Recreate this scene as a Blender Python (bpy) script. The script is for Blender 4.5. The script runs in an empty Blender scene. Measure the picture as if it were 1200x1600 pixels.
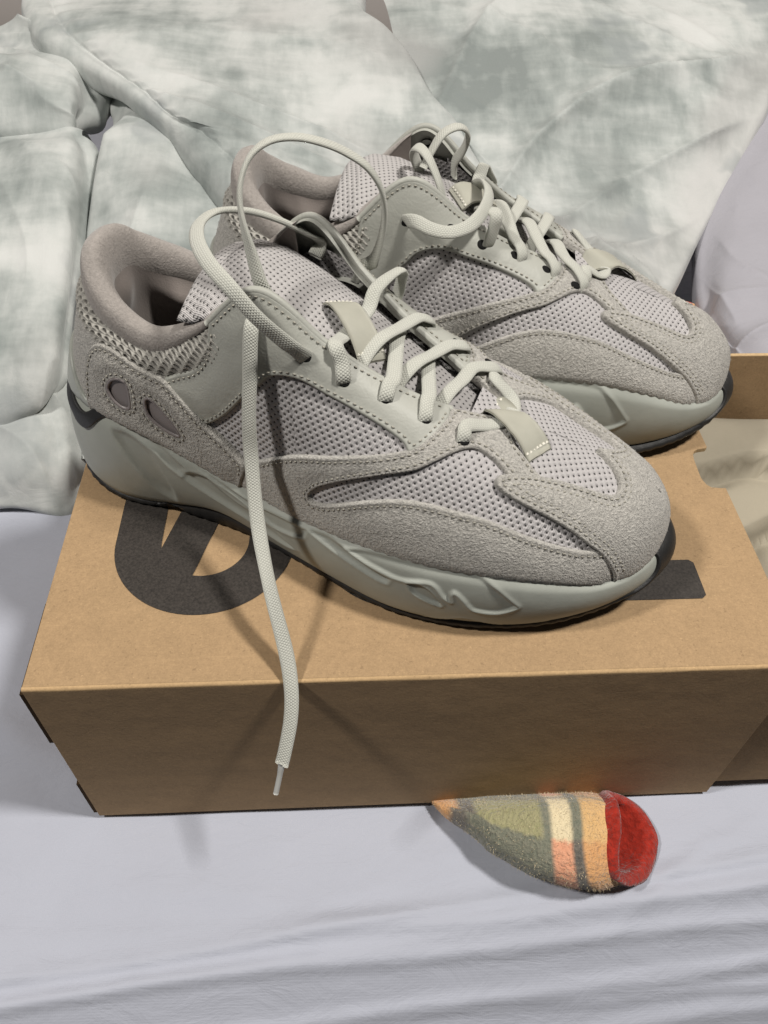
import bpy, math, random
import numpy as np
from mathutils import Vector, Matrix
from mathutils.geometry import delaunay_2d_cdt
random.seed(7); rng=np.random.default_rng(7)
scene=bpy.context.scene
C=scene.collection
# ------------------------------------------------------------------ camera
cam_d=bpy.data.cameras.new('camera'); cam=bpy.data.objects.new('camera',cam_d); C.objects.link(cam)
cam_d.sensor_fit='VERTICAL'; cam_d.sensor_height=36; cam_d.lens=36*1245.9/1600; cam_d.clip_start=.01; cam_d.clip_end=60
_r=np.array([[.99859835,-.04810018,.02208415],[.0209772,.74276367,.66922499],[.04859314,.66782371,-.74273158]])
cam.matrix_world=Matrix(((_r[0,0],_r[1,0],-_r[2,0],.14186),(_r[0,1],_r[1,1],-_r[2,1],-.18046),(_r[0,2],_r[1,2],-_r[2,2],.45140),(0,0,0,1)))
scene.camera=cam
# ------------------------------------------------------------------ world, lamps, exposure
world=bpy.data.worlds.new('World'); scene.world=world; world.use_nodes=True
bg=world.node_tree.nodes['Background']; bg.inputs[0].default_value=(.93,.93,1.0,1); bg.inputs[1].default_value=.035
def lamp(name,loc,watt,size,col):
    d=bpy.data.lights.new(name,'POINT'); d.energy=watt; d.shadow_soft_size=size; d.color=col
    o=bpy.data.objects.new(name,d); o.location=loc; C.objects.link(o); return o
lamp('ceiling_bulb',(.93,-.13,1.78),124,.095,(1,.955,.895))
lamp('ceiling_bulb',(-.82,-.23,1.66),78,.095,(1,.955,.895))
scene.view_settings.view_transform='Standard'; scene.view_settings.look='None'; scene.view_settings.gamma=1
scene.view_settings.use_curve_mapping=False; scene.view_settings.exposure=.1
# ------------------------------------------------------------------ helpers
def tag(o,label=None,cat=None,group=None,kind=None):
    if label: o['label']=label
    if cat: o['category']=cat
    if group: o['group']=group
    if kind: o['kind']=kind
    return o
def empty(name,loc=(0,0,0),rz=0):
    o=bpy.data.objects.new(name,None); o.empty_display_size=.02; o.location=loc; o.rotation_euler=(0,0,rz); C.objects.link(o); return o
def mesh(name,V,F,mat,parent=None,smooth=True,uv=None,attr=None,label=None):
    me=bpy.data.meshes.new(name); me.from_pydata([tuple(map(float,v)) for v in V],[],[tuple(map(int,f)) for f in F]); me.update()
    if smooth: me.polygons.foreach_set('use_smooth',[True]*len(me.polygons))
    if uv is not None:
        li=np.zeros(len(me.loops),int); me.loops.foreach_get('vertex_index',li)
        l=me.uv_layers.new(name='uv'); l.data.foreach_set('uv',np.asarray(uv,float)[li].ravel())
    if attr is not None:
        for k,v in attr.items():
            a=me.attributes.new(k,'FLOAT','POINT'); a.data.foreach_set('value',np.asarray(v,float))
    if mat is not None: me.materials.append(mat)
    o=bpy.data.objects.new(name,me); C.objects.link(o)
    if parent is not None: o.parent=parent
    if label: o['label']=label
    return o
def grid_faces(n,m,closed=False,flip=False):
    F=[]
    for i in range(n if closed else n-1):
        for j in range(m-1):
            a=i*m+j; b=((i+1)%n)*m+j
            F.append((a,b,b+1,a+1) if not flip else (a,a+1,b+1,b))
    return F
def catmull(P,n,closed=False):
    P=np.asarray(P,float); 
    if closed: Q=np.concatenate([P[-1:],P,P[:2]]); k=len(P)
    else: Q=np.concatenate([2*P[:1]-P[1:2],P,2*P[-1:]-P[-2:-1]]); k=len(P)-1
    t=np.linspace(0,k,n,endpoint=not closed); i=np.minimum(t.astype(int),k-1); f=(t-i)[:,None]
    a,b,c,d=Q[i],Q[i+1],Q[i+2],Q[i+3]
    return .5*(2*b+(c-a)*f+(2*a-5*b+4*c-d)*f**2+(3*b-a-3*c+d)*f**3)
def arclen(P): return np.concatenate([[0],np.cumsum(np.linalg.norm(np.diff(P,axis=0),axis=1))])
def resample(P,step=None,n=None):
    L=arclen(P); n=n or max(2,int(L[-1]/step)+1); t=np.linspace(0,L[-1],n)
    return np.stack([np.interp(t,L,P[:,k]) for k in range(P.shape[1])],1)
def inpoly(P,poly):
    x,y=P[:,0],P[:,1]; r=np.zeros(len(P),bool); q=np.roll(poly,-1,axis=0)
    for (x0,y0),(x1,y1) in zip(poly,q):
        if y0==y1: continue
        c=((y0>y)!=(y1>y))&(x<(x1-x0)*(y-y0)/(y1-y0)+x0); r^=c
    return r
def segdist(P,poly,closed=True):
    q=np.roll(poly,-1,axis=0) if closed else poly[1:]; p0=poly if closed else poly[:-1]
    d=np.full(len(P),1e9)
    for a,b in zip(p0,q):
        ab=b-a; t=np.clip(((P-a)@ab)/(ab@ab+1e-18),0,1); d=np.minimum(d,np.linalg.norm(P-a-t[:,None]*ab,axis=1))
    return d
def vnoise(P,seed=0,scale=1.0):
    "smooth value noise in 2D, -1..1"
    P=np.asarray(P,float)*scale; i=np.floor(P).astype(int); f=P-i; f=f*f*(3-2*f)
    def h(a,b):
        n=np.sin(a*127.1+b*311.7+seed*74.7)*43758.5453; return 2*(n-np.floor(n))-1
    return (h(i[:,0],i[:,1])*(1-f[:,0])+h(i[:,0]+1,i[:,1])*f[:,0])*(1-f[:,1])+(h(i[:,0],i[:,1]+1)*(1-f[:,0])+h(i[:,0]+1,i[:,1]+1)*f[:,0])*f[:,1]
def sstep(a,b,x): t=np.clip((x-a)/(b-a),0,1); return t*t*(3-2*t)
def box(name,x0,x1,y0,y1,z0,z1,mat,parent=None,bev=.0006):
    import bmesh
    bm=bmesh.new(); bmesh.ops.create_cube(bm,size=1)
    for v in bm.verts: v.co=((x0+x1)/2+v.co.x*(x1-x0),(y0+y1)/2+v.co.y*(y1-y0),(z0+z1)/2+v.co.z*(z1-z0))
    if bev: bmesh.ops.bevel(bm,geom=bm.edges[:],offset=bev,segments=2,affect='EDGES',profile=.5)
    me=bpy.data.meshes.new(name); bm.to_mesh(me); bm.free(); me.materials.append(mat)
    o=bpy.data.objects.new(name,me); C.objects.link(o)
    if parent is not None: o.parent=parent
    return o
# ------------------------------------------------------------------ materials
class NT:
    def __init__(s,name,rough=.8,spec=.3,sheen=0,**kw):
        s.m=bpy.data.materials.new(name); s.m.use_nodes=True; s.t=s.m.node_tree; s.b=s.t.nodes['Principled BSDF']
        s.b.inputs['Roughness'].default_value=rough; s.b.inputs['Specular IOR Level'].default_value=spec
        s.b.inputs['Sheen Weight'].default_value=sheen; s.b.inputs['Sheen Roughness'].default_value=.5
    def n(s,typ,**kw):
        o=s.t.nodes.new(typ)
        for k,v in kw.items():
            if hasattr(o,k): setattr(o,k,v)
        return o
    def l(s,a,b): s.t.links.new(a,b)
    def co(s,kind='Object'):
        return s.n('ShaderNodeTexCoord').outputs[kind]
    def mapd(s,vec,scale=(1,1,1),rot=(0,0,0)):
        m=s.n('ShaderNodeMapping'); m.inputs['Scale'].default_value=scale; m.inputs['Rotation'].default_value=rot; s.l(vec,m.inputs[0]); return m.outputs[0]
    def noise(s,vec,scale,detail=3,rough=.55,out='Fac',dist=0):
        o=s.n('ShaderNodeTexNoise'); o.inputs['Scale'].default_value=scale; o.inputs['Detail'].default_value=detail; o.inputs['Roughness'].default_value=rough; o.inputs['Distortion'].default_value=dist; s.l(vec,o.inputs['Vector']); return o.outputs[out]
    def vor(s,vec,scale,feature='F1',out='Distance'):
        o=s.n('ShaderNodeTexVoronoi'); o.feature=feature; o.inputs['Scale'].default_value=scale; s.l(vec,o.inputs['Vector']); return o.outputs[out]
    def math(s,op,a,b=None,c=None,clamp=False):
        o=s.n('ShaderNodeMath'); o.operation=op; o.use_clamp=clamp
        for i,v in enumerate((a,b,c)):
            if v is None: continue
            if isinstance(v,(int,float)): o.inputs[i].default_value=v
            else: s.l(v,o.inputs[i])
        return o.outputs[0]
    def ramp(s,fac,stops):
        o=s.n('ShaderNodeValToRGB'); e=o.color_ramp.elements
        while len(e)<len(stops): e.new(.5)
        for q,(p,c) in zip(e,stops): q.position=p; q.color=(c if len(c)==4 else tuple(c)+(1,)) if not isinstance(c,(int,float)) else (c,c,c,1)
        s.l(fac,o.inputs[0]); return o.outputs[0]
    def mix(s,fac,a,b,mode='MIX'):
        o=s.n('ShaderNodeMix'); o.data_type='RGBA'; o.blend_type=mode
        for i,v in ((0,fac),(6,a),(7,b)):
            if isinstance(v,(int,float)): o.inputs[i].default_value=v
            elif isinstance(v,tuple): o.inputs[i].default_value=v if len(v)==4 else v+(1,)
            else: s.l(v,o.inputs[i])
        return o.outputs[2]
    def col(s,c):
        if isinstance(c,tuple): s.b.inputs['Base Color'].default_value=c if len(c)==4 else c+(1,)
        else: s.l(c,s.b.inputs['Base Color'])
    def bump(s,h,strength=.5,dist=.001,prev=None):
        o=s.n('ShaderNodeBump'); o.inputs['Strength'].default_value=strength; o.inputs['Distance'].default_value=dist; s.l(h,o.inputs['Height'])
        if prev is not None: s.l(prev,o.inputs['Normal'])
        s.l(o.outputs[0],s.b.inputs['Normal']); return o.outputs[0]
    def sep(s,v):
        o=s.n('ShaderNodeSeparateXYZ'); s.l(v,o.inputs[0]); return o.outputs
    def comb(s,x,y,z=0.0):
        o=s.n('ShaderNodeCombineXYZ')
        for i,v in enumerate((x,y,z)):
            if isinstance(v,(int,float)): o.inputs[i].default_value=v
            else: s.l(v,o.inputs[i])
        return o.outputs[0]
def dk(c,f): return tuple(x*f for x in c)
def m_suede(name,c):
    t=NT(name,.95,.15,.3); v=t.co()
    a=t.noise(v,820,2,.75); b=t.noise(v,55,3,.6); g=t.noise(v,2100,2,.7); p=t.noise(v,300,3,.6)
    f=t.math('ADD',t.math('MULTIPLY',a,.6),t.math('ADD',t.math('MULTIPLY',g,.25),t.math('MULTIPLY',p,.15)))
    k=t.ramp(f,[(.36,dk(c,.64)),(.5,c),(.63,dk(c,1.36))]); t.col(t.mix(t.math('MULTIPLY',b,.35),k,dk(c,.8)))
    n1=t.bump(a,.9,.0016); t.bump(g,.6,.0007,n1); return t.m
def m_leather(name,c):
    t=NT(name,.52,.4); v=t.co(); a=t.noise(v,45,3); w=t.vor(v,900); k=t.noise(v,130,5,.65,dist=1.2)
    t.col(t.mix(t.math('MULTIPLY',a,.5),dk(c,.93),dk(c,1.07)))
    n1=t.bump(w,.14,.0004); t.bump(k,.22,.0011,n1); return t.m
def m_plain(name,c,rough=.6,spec=.35,bumps=(),var=.06,vs=60,sheen=0):
    t=NT(name,rough,spec,sheen); v=t.co(); a=t.noise(v,vs,4)
    t.col(t.ramp(a,[(.3,dk(c,1-var)),(.7,dk(c,1+var))]))
    p=None
    for sc,st,di in bumps: p=t.bump(t.noise(v,sc,3),st,di,p)
    return t.m
def m_mesh(name,c,pu=.0033,pv=.0020,r=.215):
    t=NT(name,.85,.2,.1); x,y,_=t.sep(t.co('UV'))
    X=t.math('DIVIDE',x,pu); Y=t.math('DIVIDE',y,pv); row=t.math('FLOOR',Y)
    sh=t.math('MULTIPLY',t.math('MODULO',t.math('ABSOLUTE',row),2),.5); X=t.math('ADD',X,sh)
    fx=t.math('SUBTRACT',t.math('FRACT',X),.5); fy=t.math('SUBTRACT',t.math('FRACT',Y),.5)
    fx=t.math('MULTIPLY',fx,pu/pv)
    d=t.math('SQRT',t.math('ADD',t.math('MULTIPLY',fx,fx),t.math('MULTIPLY',fy,fy)))
    nz=t.noise(t.co(),1500,2); d=t.math('ADD',d,t.math('MULTIPLY',t.math('SUBTRACT',nz,.5),.14))
    mask=t.math('SMOOTHSTEP',r-.07,r+.07,d) if False else t.ramp(d,[(r-.06,0.0),(r+.06,1.0)])
    yarn=t.math('SINE',t.math('MULTIPLY',t.math('ADD',x,y),2*math.pi/.0009))
    big=t.noise(t.co(),60,3)
    base=t.mix(big,dk(c,.9),dk(c,1.1)); base=t.mix(t.math('MULTIPLY',t.math('ADD',yarn,1),.12),base,dk(c,.6))
    t.col(t.mix(mask,(.022,.021,.02),base))
    h=t.math('ADD',t.ramp(d,[(0,0.0),(r+.35,1.0)]),t.math('MULTIPLY',yarn,.12)); t.bump(h,.8,.0012); return t.m
def m_lace(name,c):
    t=NT(name,.88,.2,.2); x,y,_=t.sep(t.co('UV'))   # x around 0..1, y along metres
    col=t.math('MULTIPLY',x,22); row=t.math('DIVIDE',y,.0013); sh=t.math('MULTIPLY',t.math('MODULO',t.math('FLOOR',col),2),.5)
    fx=t.math('ABSOLUTE',t.math('SUBTRACT',t.math('FRACT',col),.5)); fy=t.math('ABSOLUTE',t.math('SUBTRACT',t.math('FRACT',t.math('ADD',row,sh)),.5))
    h=t.math('SUBTRACT',1.0,t.math('ADD',t.math('MULTIPLY',fx,fx),t.math('MULTIPLY',fy,t.math('MULTIPLY',fy,2.2))))
    nz=t.noise(t.co(),700,3); bn=t.noise(t.co(),45,3); ed=t.math('ABSOLUTE',t.math('SUBTRACT',t.math('FRACT',t.math('MULTIPLY',x,2)),0.0))
    c1=t.ramp(h,[(.45,dk(c,.80)),(.8,c),(1.0,dk(c,1.06))]); c1=t.mix(t.math('MULTIPLY',bn,.5),c1,dk(c,.9)); t.col(t.mix(t.math('MULTIPLY',nz,.3),c1,dk(c,.75)))
    n1=t.bump(h,.6,.0007); t.bump(nz,.3,.0004,n1); return t.m
M={}
M['suede']=m_suede('suede_grey',(.43,.415,.382))
M['suede_wing']=m_suede('suede_wing',(.38,.366,.334))
M['leather']=m_leather('leather_sage',(.375,.38,.342))
M['midsole']=m_plain('midsole_foam',(.33,.345,.31),.5,.35,[(70,.12,.002),(420,.10,.0006),(2500,.2,.0003)],.06,45)
M['cup']=m_plain('heel_cup',(.33,.345,.31),.42,.4,[(2500,.1,.0003)],.03,30)
M['rubber']=m_plain('black_rubber',(.018,.018,.018),.5,.4,[(900,.2,.0006)],.2,60)
M['mesh']=m_mesh('knit_mesh',(.50,.482,.482))
M['mesh_tongue']=m_mesh('tongue_mesh',(.49,.472,.465),.0034,.0021,.21)
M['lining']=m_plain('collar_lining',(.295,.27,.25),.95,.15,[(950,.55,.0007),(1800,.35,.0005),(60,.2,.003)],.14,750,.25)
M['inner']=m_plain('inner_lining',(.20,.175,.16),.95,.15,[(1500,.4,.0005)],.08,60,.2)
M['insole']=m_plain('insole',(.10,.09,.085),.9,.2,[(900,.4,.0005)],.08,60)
M['lace']=m_lace('woven_lace',(.51,.515,.462))
M['thread']=m_plain('stitch_thread',(.34,.325,.28),.7,.3,[],.1,300)
M['thread_pale']=m_plain('keeper_thread',(.62,.60,.53),.7,.3,[],.1,300)
M['port']=m_plain('port_window',(.205,.182,.178),.36,.45,[(1200,.1,.0004)],.06,60)
M['keeper']=m_plain('keeper_ribbon',(.36,.355,.30),.55,.35,[(900,.15,.0004)],.05,100)
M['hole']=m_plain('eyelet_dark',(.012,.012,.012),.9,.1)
M['plastic']=m_plain('aglet_plastic',(.42,.42,.40),.25,.5)
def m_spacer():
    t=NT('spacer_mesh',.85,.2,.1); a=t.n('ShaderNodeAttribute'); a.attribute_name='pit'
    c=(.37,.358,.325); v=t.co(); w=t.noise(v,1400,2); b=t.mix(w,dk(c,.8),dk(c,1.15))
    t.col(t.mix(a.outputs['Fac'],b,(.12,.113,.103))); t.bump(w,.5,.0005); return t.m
M['spacer']=m_spacer()
# ---- shoe body surface (metres, heel at x=0, toe along +x, z up) ----
NST=13
BASE=[(.018,0,.058),(.0225,.017,.0585),(.035,.030,.060),(.056,.0375,.0605),(.085,.0400,.052),(.117,.0418,.041),(.145,.0455,.036),(.175,.0515,.039),(.205,.0555,.0415),(.236,.0555,.0415),(.264,.0505,.038),(.289,.0400,.0318),(.3060,.0232,.0298),(.3130,0,.0300)]
TOPL=[(.040,0,.118),(.042,.012,.117),(.049,.022,.111),(.063,.0295,.1045),(.083,.033,.101),(.107,.0325,.1155),(.134,.030,.139),(.160,.026,.120),(.180,.0220,.1065),(.203,.017,.095),(.223,.0095,.0865),(.250,0,.0780),(.281,0,.0672),(.303,0,.0515)]
BUL=[.1,.1,.12,.15,.2,.25,.3,.42,.55,.67,.76,.83,.86,.88]      # 0 straight wall, 1 quarter ellipse
OUT=[.000,.000,.0005,.001,.001,.001,.001,.001,.001,.002,.002,.002,.002,.001]
SOLE=[(.0105,0,.012),(.0145,.0185,.010),(.0265,.0325,.004),(.048,.0405,.001),(.080,.0405,.001),(.115,.0430,.001),(.145,.0480,.001),(.175,.0545,.001),(.205,.0595,.001),(.238,.0590,.002),(.268,.0530,.0045),(.2935,.0410,.0095),(.3135,.0228,.0145),(.3220,0,.0175)]
def _ext(T):
    T=np.array(T,float)
    if T.ndim==1: T=T[:,None]; m=np.ones(1)
    else: m=np.array([1,-1,1.])
    return np.concatenate([T[2:0:-1]*m,T,T[-2:-4:-1]*m])
_TB={k:_ext(v) for k,v in dict(b=BASE,t=TOPL,u=BUL,o=OUT,s=SOLE).items()}
def cr(k,u):
    T=_TB[k]; u=np.asarray(u,float)+2; i=np.clip(np.floor(u).astype(int),1,len(T)-3); f=(u-i)[...,None]
    a,b,c,d=T[i-1],T[i],T[i+1],T[i+2]
    return .5*((2*b)+(c-a)*f+(2*a-5*b+4*c-d)*f**2+(3*b-a-3*c+d)*f**3)
def fold(U):
    "U in -N..2N -> (u in 0..N, sign)"
    U=np.asarray(U,float); sg=np.ones_like(U)
    sg=np.where((U<0)|(U>NST),-1.,1.); u=np.where(U<0,-U,np.where(U>NST,2*NST-U,U))
    return u,sg
FLAT=0.0   # 1 flattens the toe on both sides
def cshift(x): return -.0055*np.exp(-((x-.205)/.065)**2)+.002*np.exp(-((x-.11)/.05)**2)
def medial(b,u,sg):
    "inner side of the foot: narrower toe, higher arch wall"
    b=b.copy(); m=sg<0; b[...,1]*=1-np.where(m,1.0,FLAT)*.07*np.clip((u-7.5)/2,0,1); b[...,2]+=np.where(m,.0100*np.exp(-((u-8.6)/2.6)**2)*np.clip((13.0-u)/2.5,0,1),0.0); return b
def S(U,s):
    "upper surface; right side (y<0) for U in 0..N, left side beyond"
    u,sg=fold(U); s=np.asarray(s,float)
    b=cr('b',u); t=cr('t',u); w=np.clip(cr('u',u)[...,0],0,1); o=cr('o',u)[...,0]
    w=w*(1-np.where(sg<0,1.0,FLAT)*.42*np.clip((u-7.5)/3,0,1)*np.clip((13.0-u)/1.2,0,1)); b=medial(b,u,sg)
    ph=np.clip(s,-.2,1.0)*np.pi/2
    g=(1-w)*s+w*(1-np.cos(ph)); k=(1-w)*s+w*np.sin(ph)
    P=np.empty(np.broadcast(u,s).shape+(3,))
    P[...,0]=b[...,0]+(t[...,0]-b[...,0])*g; P[...,1]=b[...,1]+(t[...,1]-b[...,1])*g; P[...,2]=b[...,2]+(t[...,2]-b[...,2])*k
    # outward bulge
    bl=o*np.sin(np.pi*np.clip(s,0,1)); dx=b[...,0]-np.clip(b[...,0],.05,.255); n=np.hypot(dx,b[...,1])+1e-9
    P[...,0]+=bl*dx/n; P[...,1]+=bl*b[...,1]/n
    tk=.05*np.clip(-s,0,1); P[...,0]-=tk*dx/n; P[...,1]-=tk*b[...,1]/n
    P[...,1]*=-sg; P[...,1]+=cshift(P[...,0])
    return P
def SN(U,s,e=1e-3):
    U=np.asarray(U,float); s=np.asarray(s,float)
    dU=(S(U+e,s)-S(U-e,s))/(2*e); s1=np.minimum(s+e,1.0); s0=s1-2*e
    ds=(S(U,s1)-S(U,s0))/(2*e); n=np.cross(dU,ds); n/=np.linalg.norm(n,axis=-1,keepdims=True)+1e-12
    return n,dU,ds
# ------------------------------------------------------------------ midsole surface on the same stations
def wave(x,c,w,h): return h*math.e**0*np.exp(-((x-c)/w)**2)
def Mb(u):
    b=cr('s',u).copy(); x=b[...,0]
    b[...,2]+=.0020+.0065*np.exp(-((x-.104)/.024)**2)+.0012*np.exp(-((x-.165)/.028)**2)+.0012*sstep(.24,.29,x); return b
def Ms(U,v):
    u,sg=fold(U); v=np.asarray(v,float); lo=Mb(u); b=cr('b',u).copy()
    dx=b[...,0]-np.clip(b[...,0],.05,.255); n=np.hypot(dx,b[...,1])+1e-9; ox,oy=dx/n,b[...,1]/n
    fl=1-np.where(sg<0,1.0,FLAT)*.07*np.clip((u-7.5)/2,0,1); b=medial(b,u,sg); lo=lo.copy(); lo[...,1]*=fl
    hi=b.copy(); e=.0034; hi[...,0]+=ox*e; hi[...,1]+=oy*e; hi[...,2]+=.0005
    vv=np.clip(v,0,1)[...,None]; P=lo*(1-vv)+hi*vv
    bul=.0035*(1-.5*sstep(.27,.31,b[...,0]))*(.55+.45*sstep(.01,.06,b[...,0]))*np.sin(np.pi*np.clip(v,0,1))**.8
    over=np.clip(v-1,0,1); und=np.clip(-v,0,1)
    off=bul-over*.03-und*.03; P[...,0]+=off*ox; P[...,1]+=off*oy; P[...,2]+=-.02*over-.0*und
    # rounding of the lip
    P[...,2]+=-.0010*sstep(.86,1.0,v)*0; rd=-.0022*sstep(.80,1.0,v)**2-.0012*(1-sstep(0,.12,v)); P[...,0]+=rd*ox; P[...,1]+=rd*oy
    P[...,1]*=-sg; P[...,1]+=cshift(P[...,0]); return P
def nrm(Fn,U,s,e=2e-3,smax=None):
    U=np.asarray(U,float); s=np.asarray(s,float); dU=(Fn(U+e,s)-Fn(U-e,s))/(2*e)
    s1=s+e if smax is None else np.minimum(s+e,smax); s0=s1-2*e; ds=(Fn(U,s1)-Fn(U,s0))/(2*e)
    n=np.cross(dU,ds); n/=np.linalg.norm(n,axis=-1,keepdims=True)+1e-12; return n,dU,ds
class Surf:
    def __init__(s,Fn,smax,sc):
        s.F=Fn; s.smax=smax; uu=np.linspace(-NST,2*NST,400); ss=np.linspace(0,1,25)
        UU,SS=np.meshgrid(uu,ss,indexing='ij'); P=Fn(UU,SS); L=np.linalg.norm(np.diff(P,axis=1),axis=2).sum(1); s.uu,s.L=uu,L
        A=np.concatenate([[0],np.cumsum(np.linalg.norm(np.diff(Fn(uu,np.full(400,.35)),axis=0),axis=1))]); s.A=A
    def chart(s,Q): return np.stack([np.interp(Q[:,0],s.uu,s.A),Q[:,1]*np.interp(Q[:,0],s.uu,s.L)],1)
    def unchart(s,X): U=np.interp(X[:,0],s.A,s.uu); return np.stack([U,X[:,1]/np.interp(U,s.uu,s.L)],1)
    def N(s,U,v): return nrm(s.F,U,v,smax=s.smax)
UP=Surf(S,1.0,None); MS=Surf(Ms,None,None)
def smoothpoly(P,closed=True,sub=8,sharp=55):
    "Catmull-Rom through the points, keeping corners sharper than the given angle"
    P=np.asarray(P,float); n=len(P); out=[]
    Q=P*np.array([.025,.07]); crn=[]
    for i in range(n):
        a=Q[i]-Q[i-1]; b=Q[(i+1)%n]-Q[i]; c=abs(math.degrees(math.atan2(a[0]*b[1]-a[1]*b[0],a@b))); crn.append(c>sharp)
    rngn=n if closed else n-1
    for i in range(rngn):
        p1,p2=P[i],P[(i+1)%n]
        p0=P[i-1] if not crn[i] and (closed or i>0) else 2*p1-p2; p3=P[(i+2)%n] if not crn[(i+1)%n] and (closed or i+2<n) else 2*p2-p1
        for k in range(sub):
            f=k/sub; out.append(.5*(2*p1+(p2-p0)*f+(2*p0-5*p1+4*p2-p3)*f*f+(3*p1-p0-3*p2+p3)*f**3))
    if not closed: out.append(P[-1])
    return np.array(out)
def mirrorU(Q): Q=np.array(Q,float); Q[:,0]=2*NST-Q[:,0]; return Q
def panel(name,surf,poly,th,mat,parents,holes=(),free=None,spacing=.0028,puff=.0003,groove=.0022,h0=0.0,both=True,skirt=.0022,edge_r=.0009,stitch=(),relief=None,label=None,wrinkle=0):
    """a sheet of the given thickness that follows the surface inside the outline (U,s); right side, and its left twin"""
    loops=[]; free=free or (lambda Q:np.zeros(len(Q),bool))
    for pl in [poly]+list(holes):
        q=smoothpoly(pl); P=surf.F(q[:,0],np.minimum(q[:,1],surf.smax or 9)); q2=np.concatenate([q,q[:1]]); P2=np.concatenate([P,P[:1]])
        L=arclen(P2); n=max(12,int(L[-1]/.0016)); t=np.linspace(0,L[-1],n,endpoint=False)
        loops.append(np.stack([np.interp(t,L,q2[:,k]) for k in (0,1)],1))
    B=np.concatenate(loops); BX=[surf.chart(l) for l in loops]; B3=surf.F(B[:,0],B[:,1]); fr=free(B)
    B3h=B3[~fr]
    rings=[]; stl=[]
    for li,l in enumerate(loops):
        P=surf.F(l[:,0],l[:,1]); n,dU,ds=surf.N(l[:,0],l[:,1]); t=np.roll(P,-1,0)-np.roll(P,1,0); t/=np.linalg.norm(t,axis=1,keepdims=True)+1e-12
        d=np.cross(n,t); ar=BX[li]; sa=(ar[:,0]*np.roll(ar[:,1],-1)-ar[:,1]*np.roll(ar[:,0],-1)).sum(); sgn=1 if sa>0 else -1
        if li>0: sgn=-sgn
        f=free(l)
        def off(de):
            J11=(dU*dU).sum(1);J12=(dU*ds).sum(1);J22=(ds*ds).sum(1); v=d*sgn*de; a=(dU*v).sum(1);b=(ds*v).sum(1); det=J11*J22-J12**2+1e-18
            q=l+np.stack([(J22*a-J12*b)/det,(J11*b-J12*a)/det],1); return q
        for de in (.0005,.0011,.0018,.0026):
            q=off(de); P3=surf.F(q[:,0],q[:,1]); dd=np.linalg.norm(P3[:,None]-B3h[None],axis=2).min(1) if len(B3h) else np.full(len(q),1)
            rings.append(q[(dd>de*.8)&~f])
        for de in stitch:
            q=off(de); P3=surf.F(q[:,0],q[:,1]); dd=np.linalg.norm(P3[:,None]-B3h[None],axis=2).min(1)
            ok=(dd>de*.85)&~f&(l[:,1]>.035)&(q[:,1]<(.985 if surf.smax else 9)); stl.append((q,ok))
    mn=np.concatenate(BX).min(0); mx=np.concatenate(BX).max(0)
    gx,gy=np.meshgrid(np.arange(mn[0],mx[0],spacing),np.arange(mn[1],mx[1],spacing),indexing='ij'); gy=gy+(np.arange(gx.shape[0])%2)[:,None]*spacing/2
    g=np.stack([gx.ravel(),gy.ravel()],1); g=g[inpoly(g,BX[0])]; G=surf.unchart(g)
    if len(B3h): dd=np.linalg.norm(surf.F(G[:,0],G[:,1])[:,None]-B3h[None],axis=2).min(1); G=G[dd>.0036]
    dd=segdist(surf.chart(G),BX[0]); G=G[dd>.0009]
    R=np.concatenate(rings); RX=surf.chart(R); ok=inpoly(RX,BX[0])&(segdist(RX,BX[0])>.0002)
    for h in BX[1:]: ok&=~inpoly(RX,h)
    R=R[ok]
    Q=np.concatenate([B,R,G]); X=surf.chart(Q); E=[]; k=0
    for l in loops: m=len(l); E+=[(k+i,k+(i+1)%m) for i in range(m)]; k+=m
    vo,_,fo,orig,_,_=delaunay_2d_cdt([Vector(x) for x in X],E,[],0,1e-7)
    vo=np.array([tuple(v) for v in vo]); Qo=surf.unchart(vo)
    for i,o in enumerate(orig):
        if o: Qo[i]=Q[o[0]]
    F=np.array([f for f in fo if len(f)==3]); cen=vo[F].mean(1); keep=inpoly(cen,BX[0])
    for h in BX[1:]: keep&=~inpoly(cen,h)
    F=F[keep]; a=vo[F]; ar=(a[:,1,0]-a[:,0,0])*(a[:,2,1]-a[:,0,1])-(a[:,1,1]-a[:,0,1])*(a[:,2,0]-a[:,0,0]); F[ar<0]=F[ar<0][:,::-1]
    P0=surf.F(Qo[:,0],Qo[:,1]); d=np.linalg.norm(P0[:,None]-B3h[None],axis=2).min(1) if len(B3h) else np.full(len(P0),1.)
    e=np.clip(d/edge_r,0,1); th=th*1.2; h=h0+th*(.45+.55*np.sqrt(np.clip(1-(1-e)**2,0,1)))+puff*sstep(.002,.012,d)
    if groove: h-=.00045*np.exp(-((d-groove)/.0006)**2)
    if relief is not None: h+=relief(Qo,P0)
    if wrinkle: h+=wrinkle*(vnoise(P0[:,[0,2]]*1.0,3,90)+.5*vnoise(P0[:,[0,2]],5,210))*sstep(.001,.006,d)
    # skirt along every outline
    e_cnt={}
    for f in F:
        for i in range(3): e_=(f[i],f[(i+1)%3]); e_cnt[e_]=1
    bd=[e_ for e_ in e_cnt if (e_[1],e_[0]) not in e_cnt]; bv=sorted({v for e_ in bd for v in e_}); rem={v:len(Qo)+i for i,v in enumerate(bv)}
    frv=free(Qo[bv]); bh=np.where(frv,h[bv]-.0001,h0-skirt)
    Fs=[tuple(f) for f in F]+[(b,a_,rem[a_],rem[b]) for a_,b in bd]
    Qa=np.concatenate([Qo,Qo[bv]]); ha=np.concatenate([h,bh]); outs=[]
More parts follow.
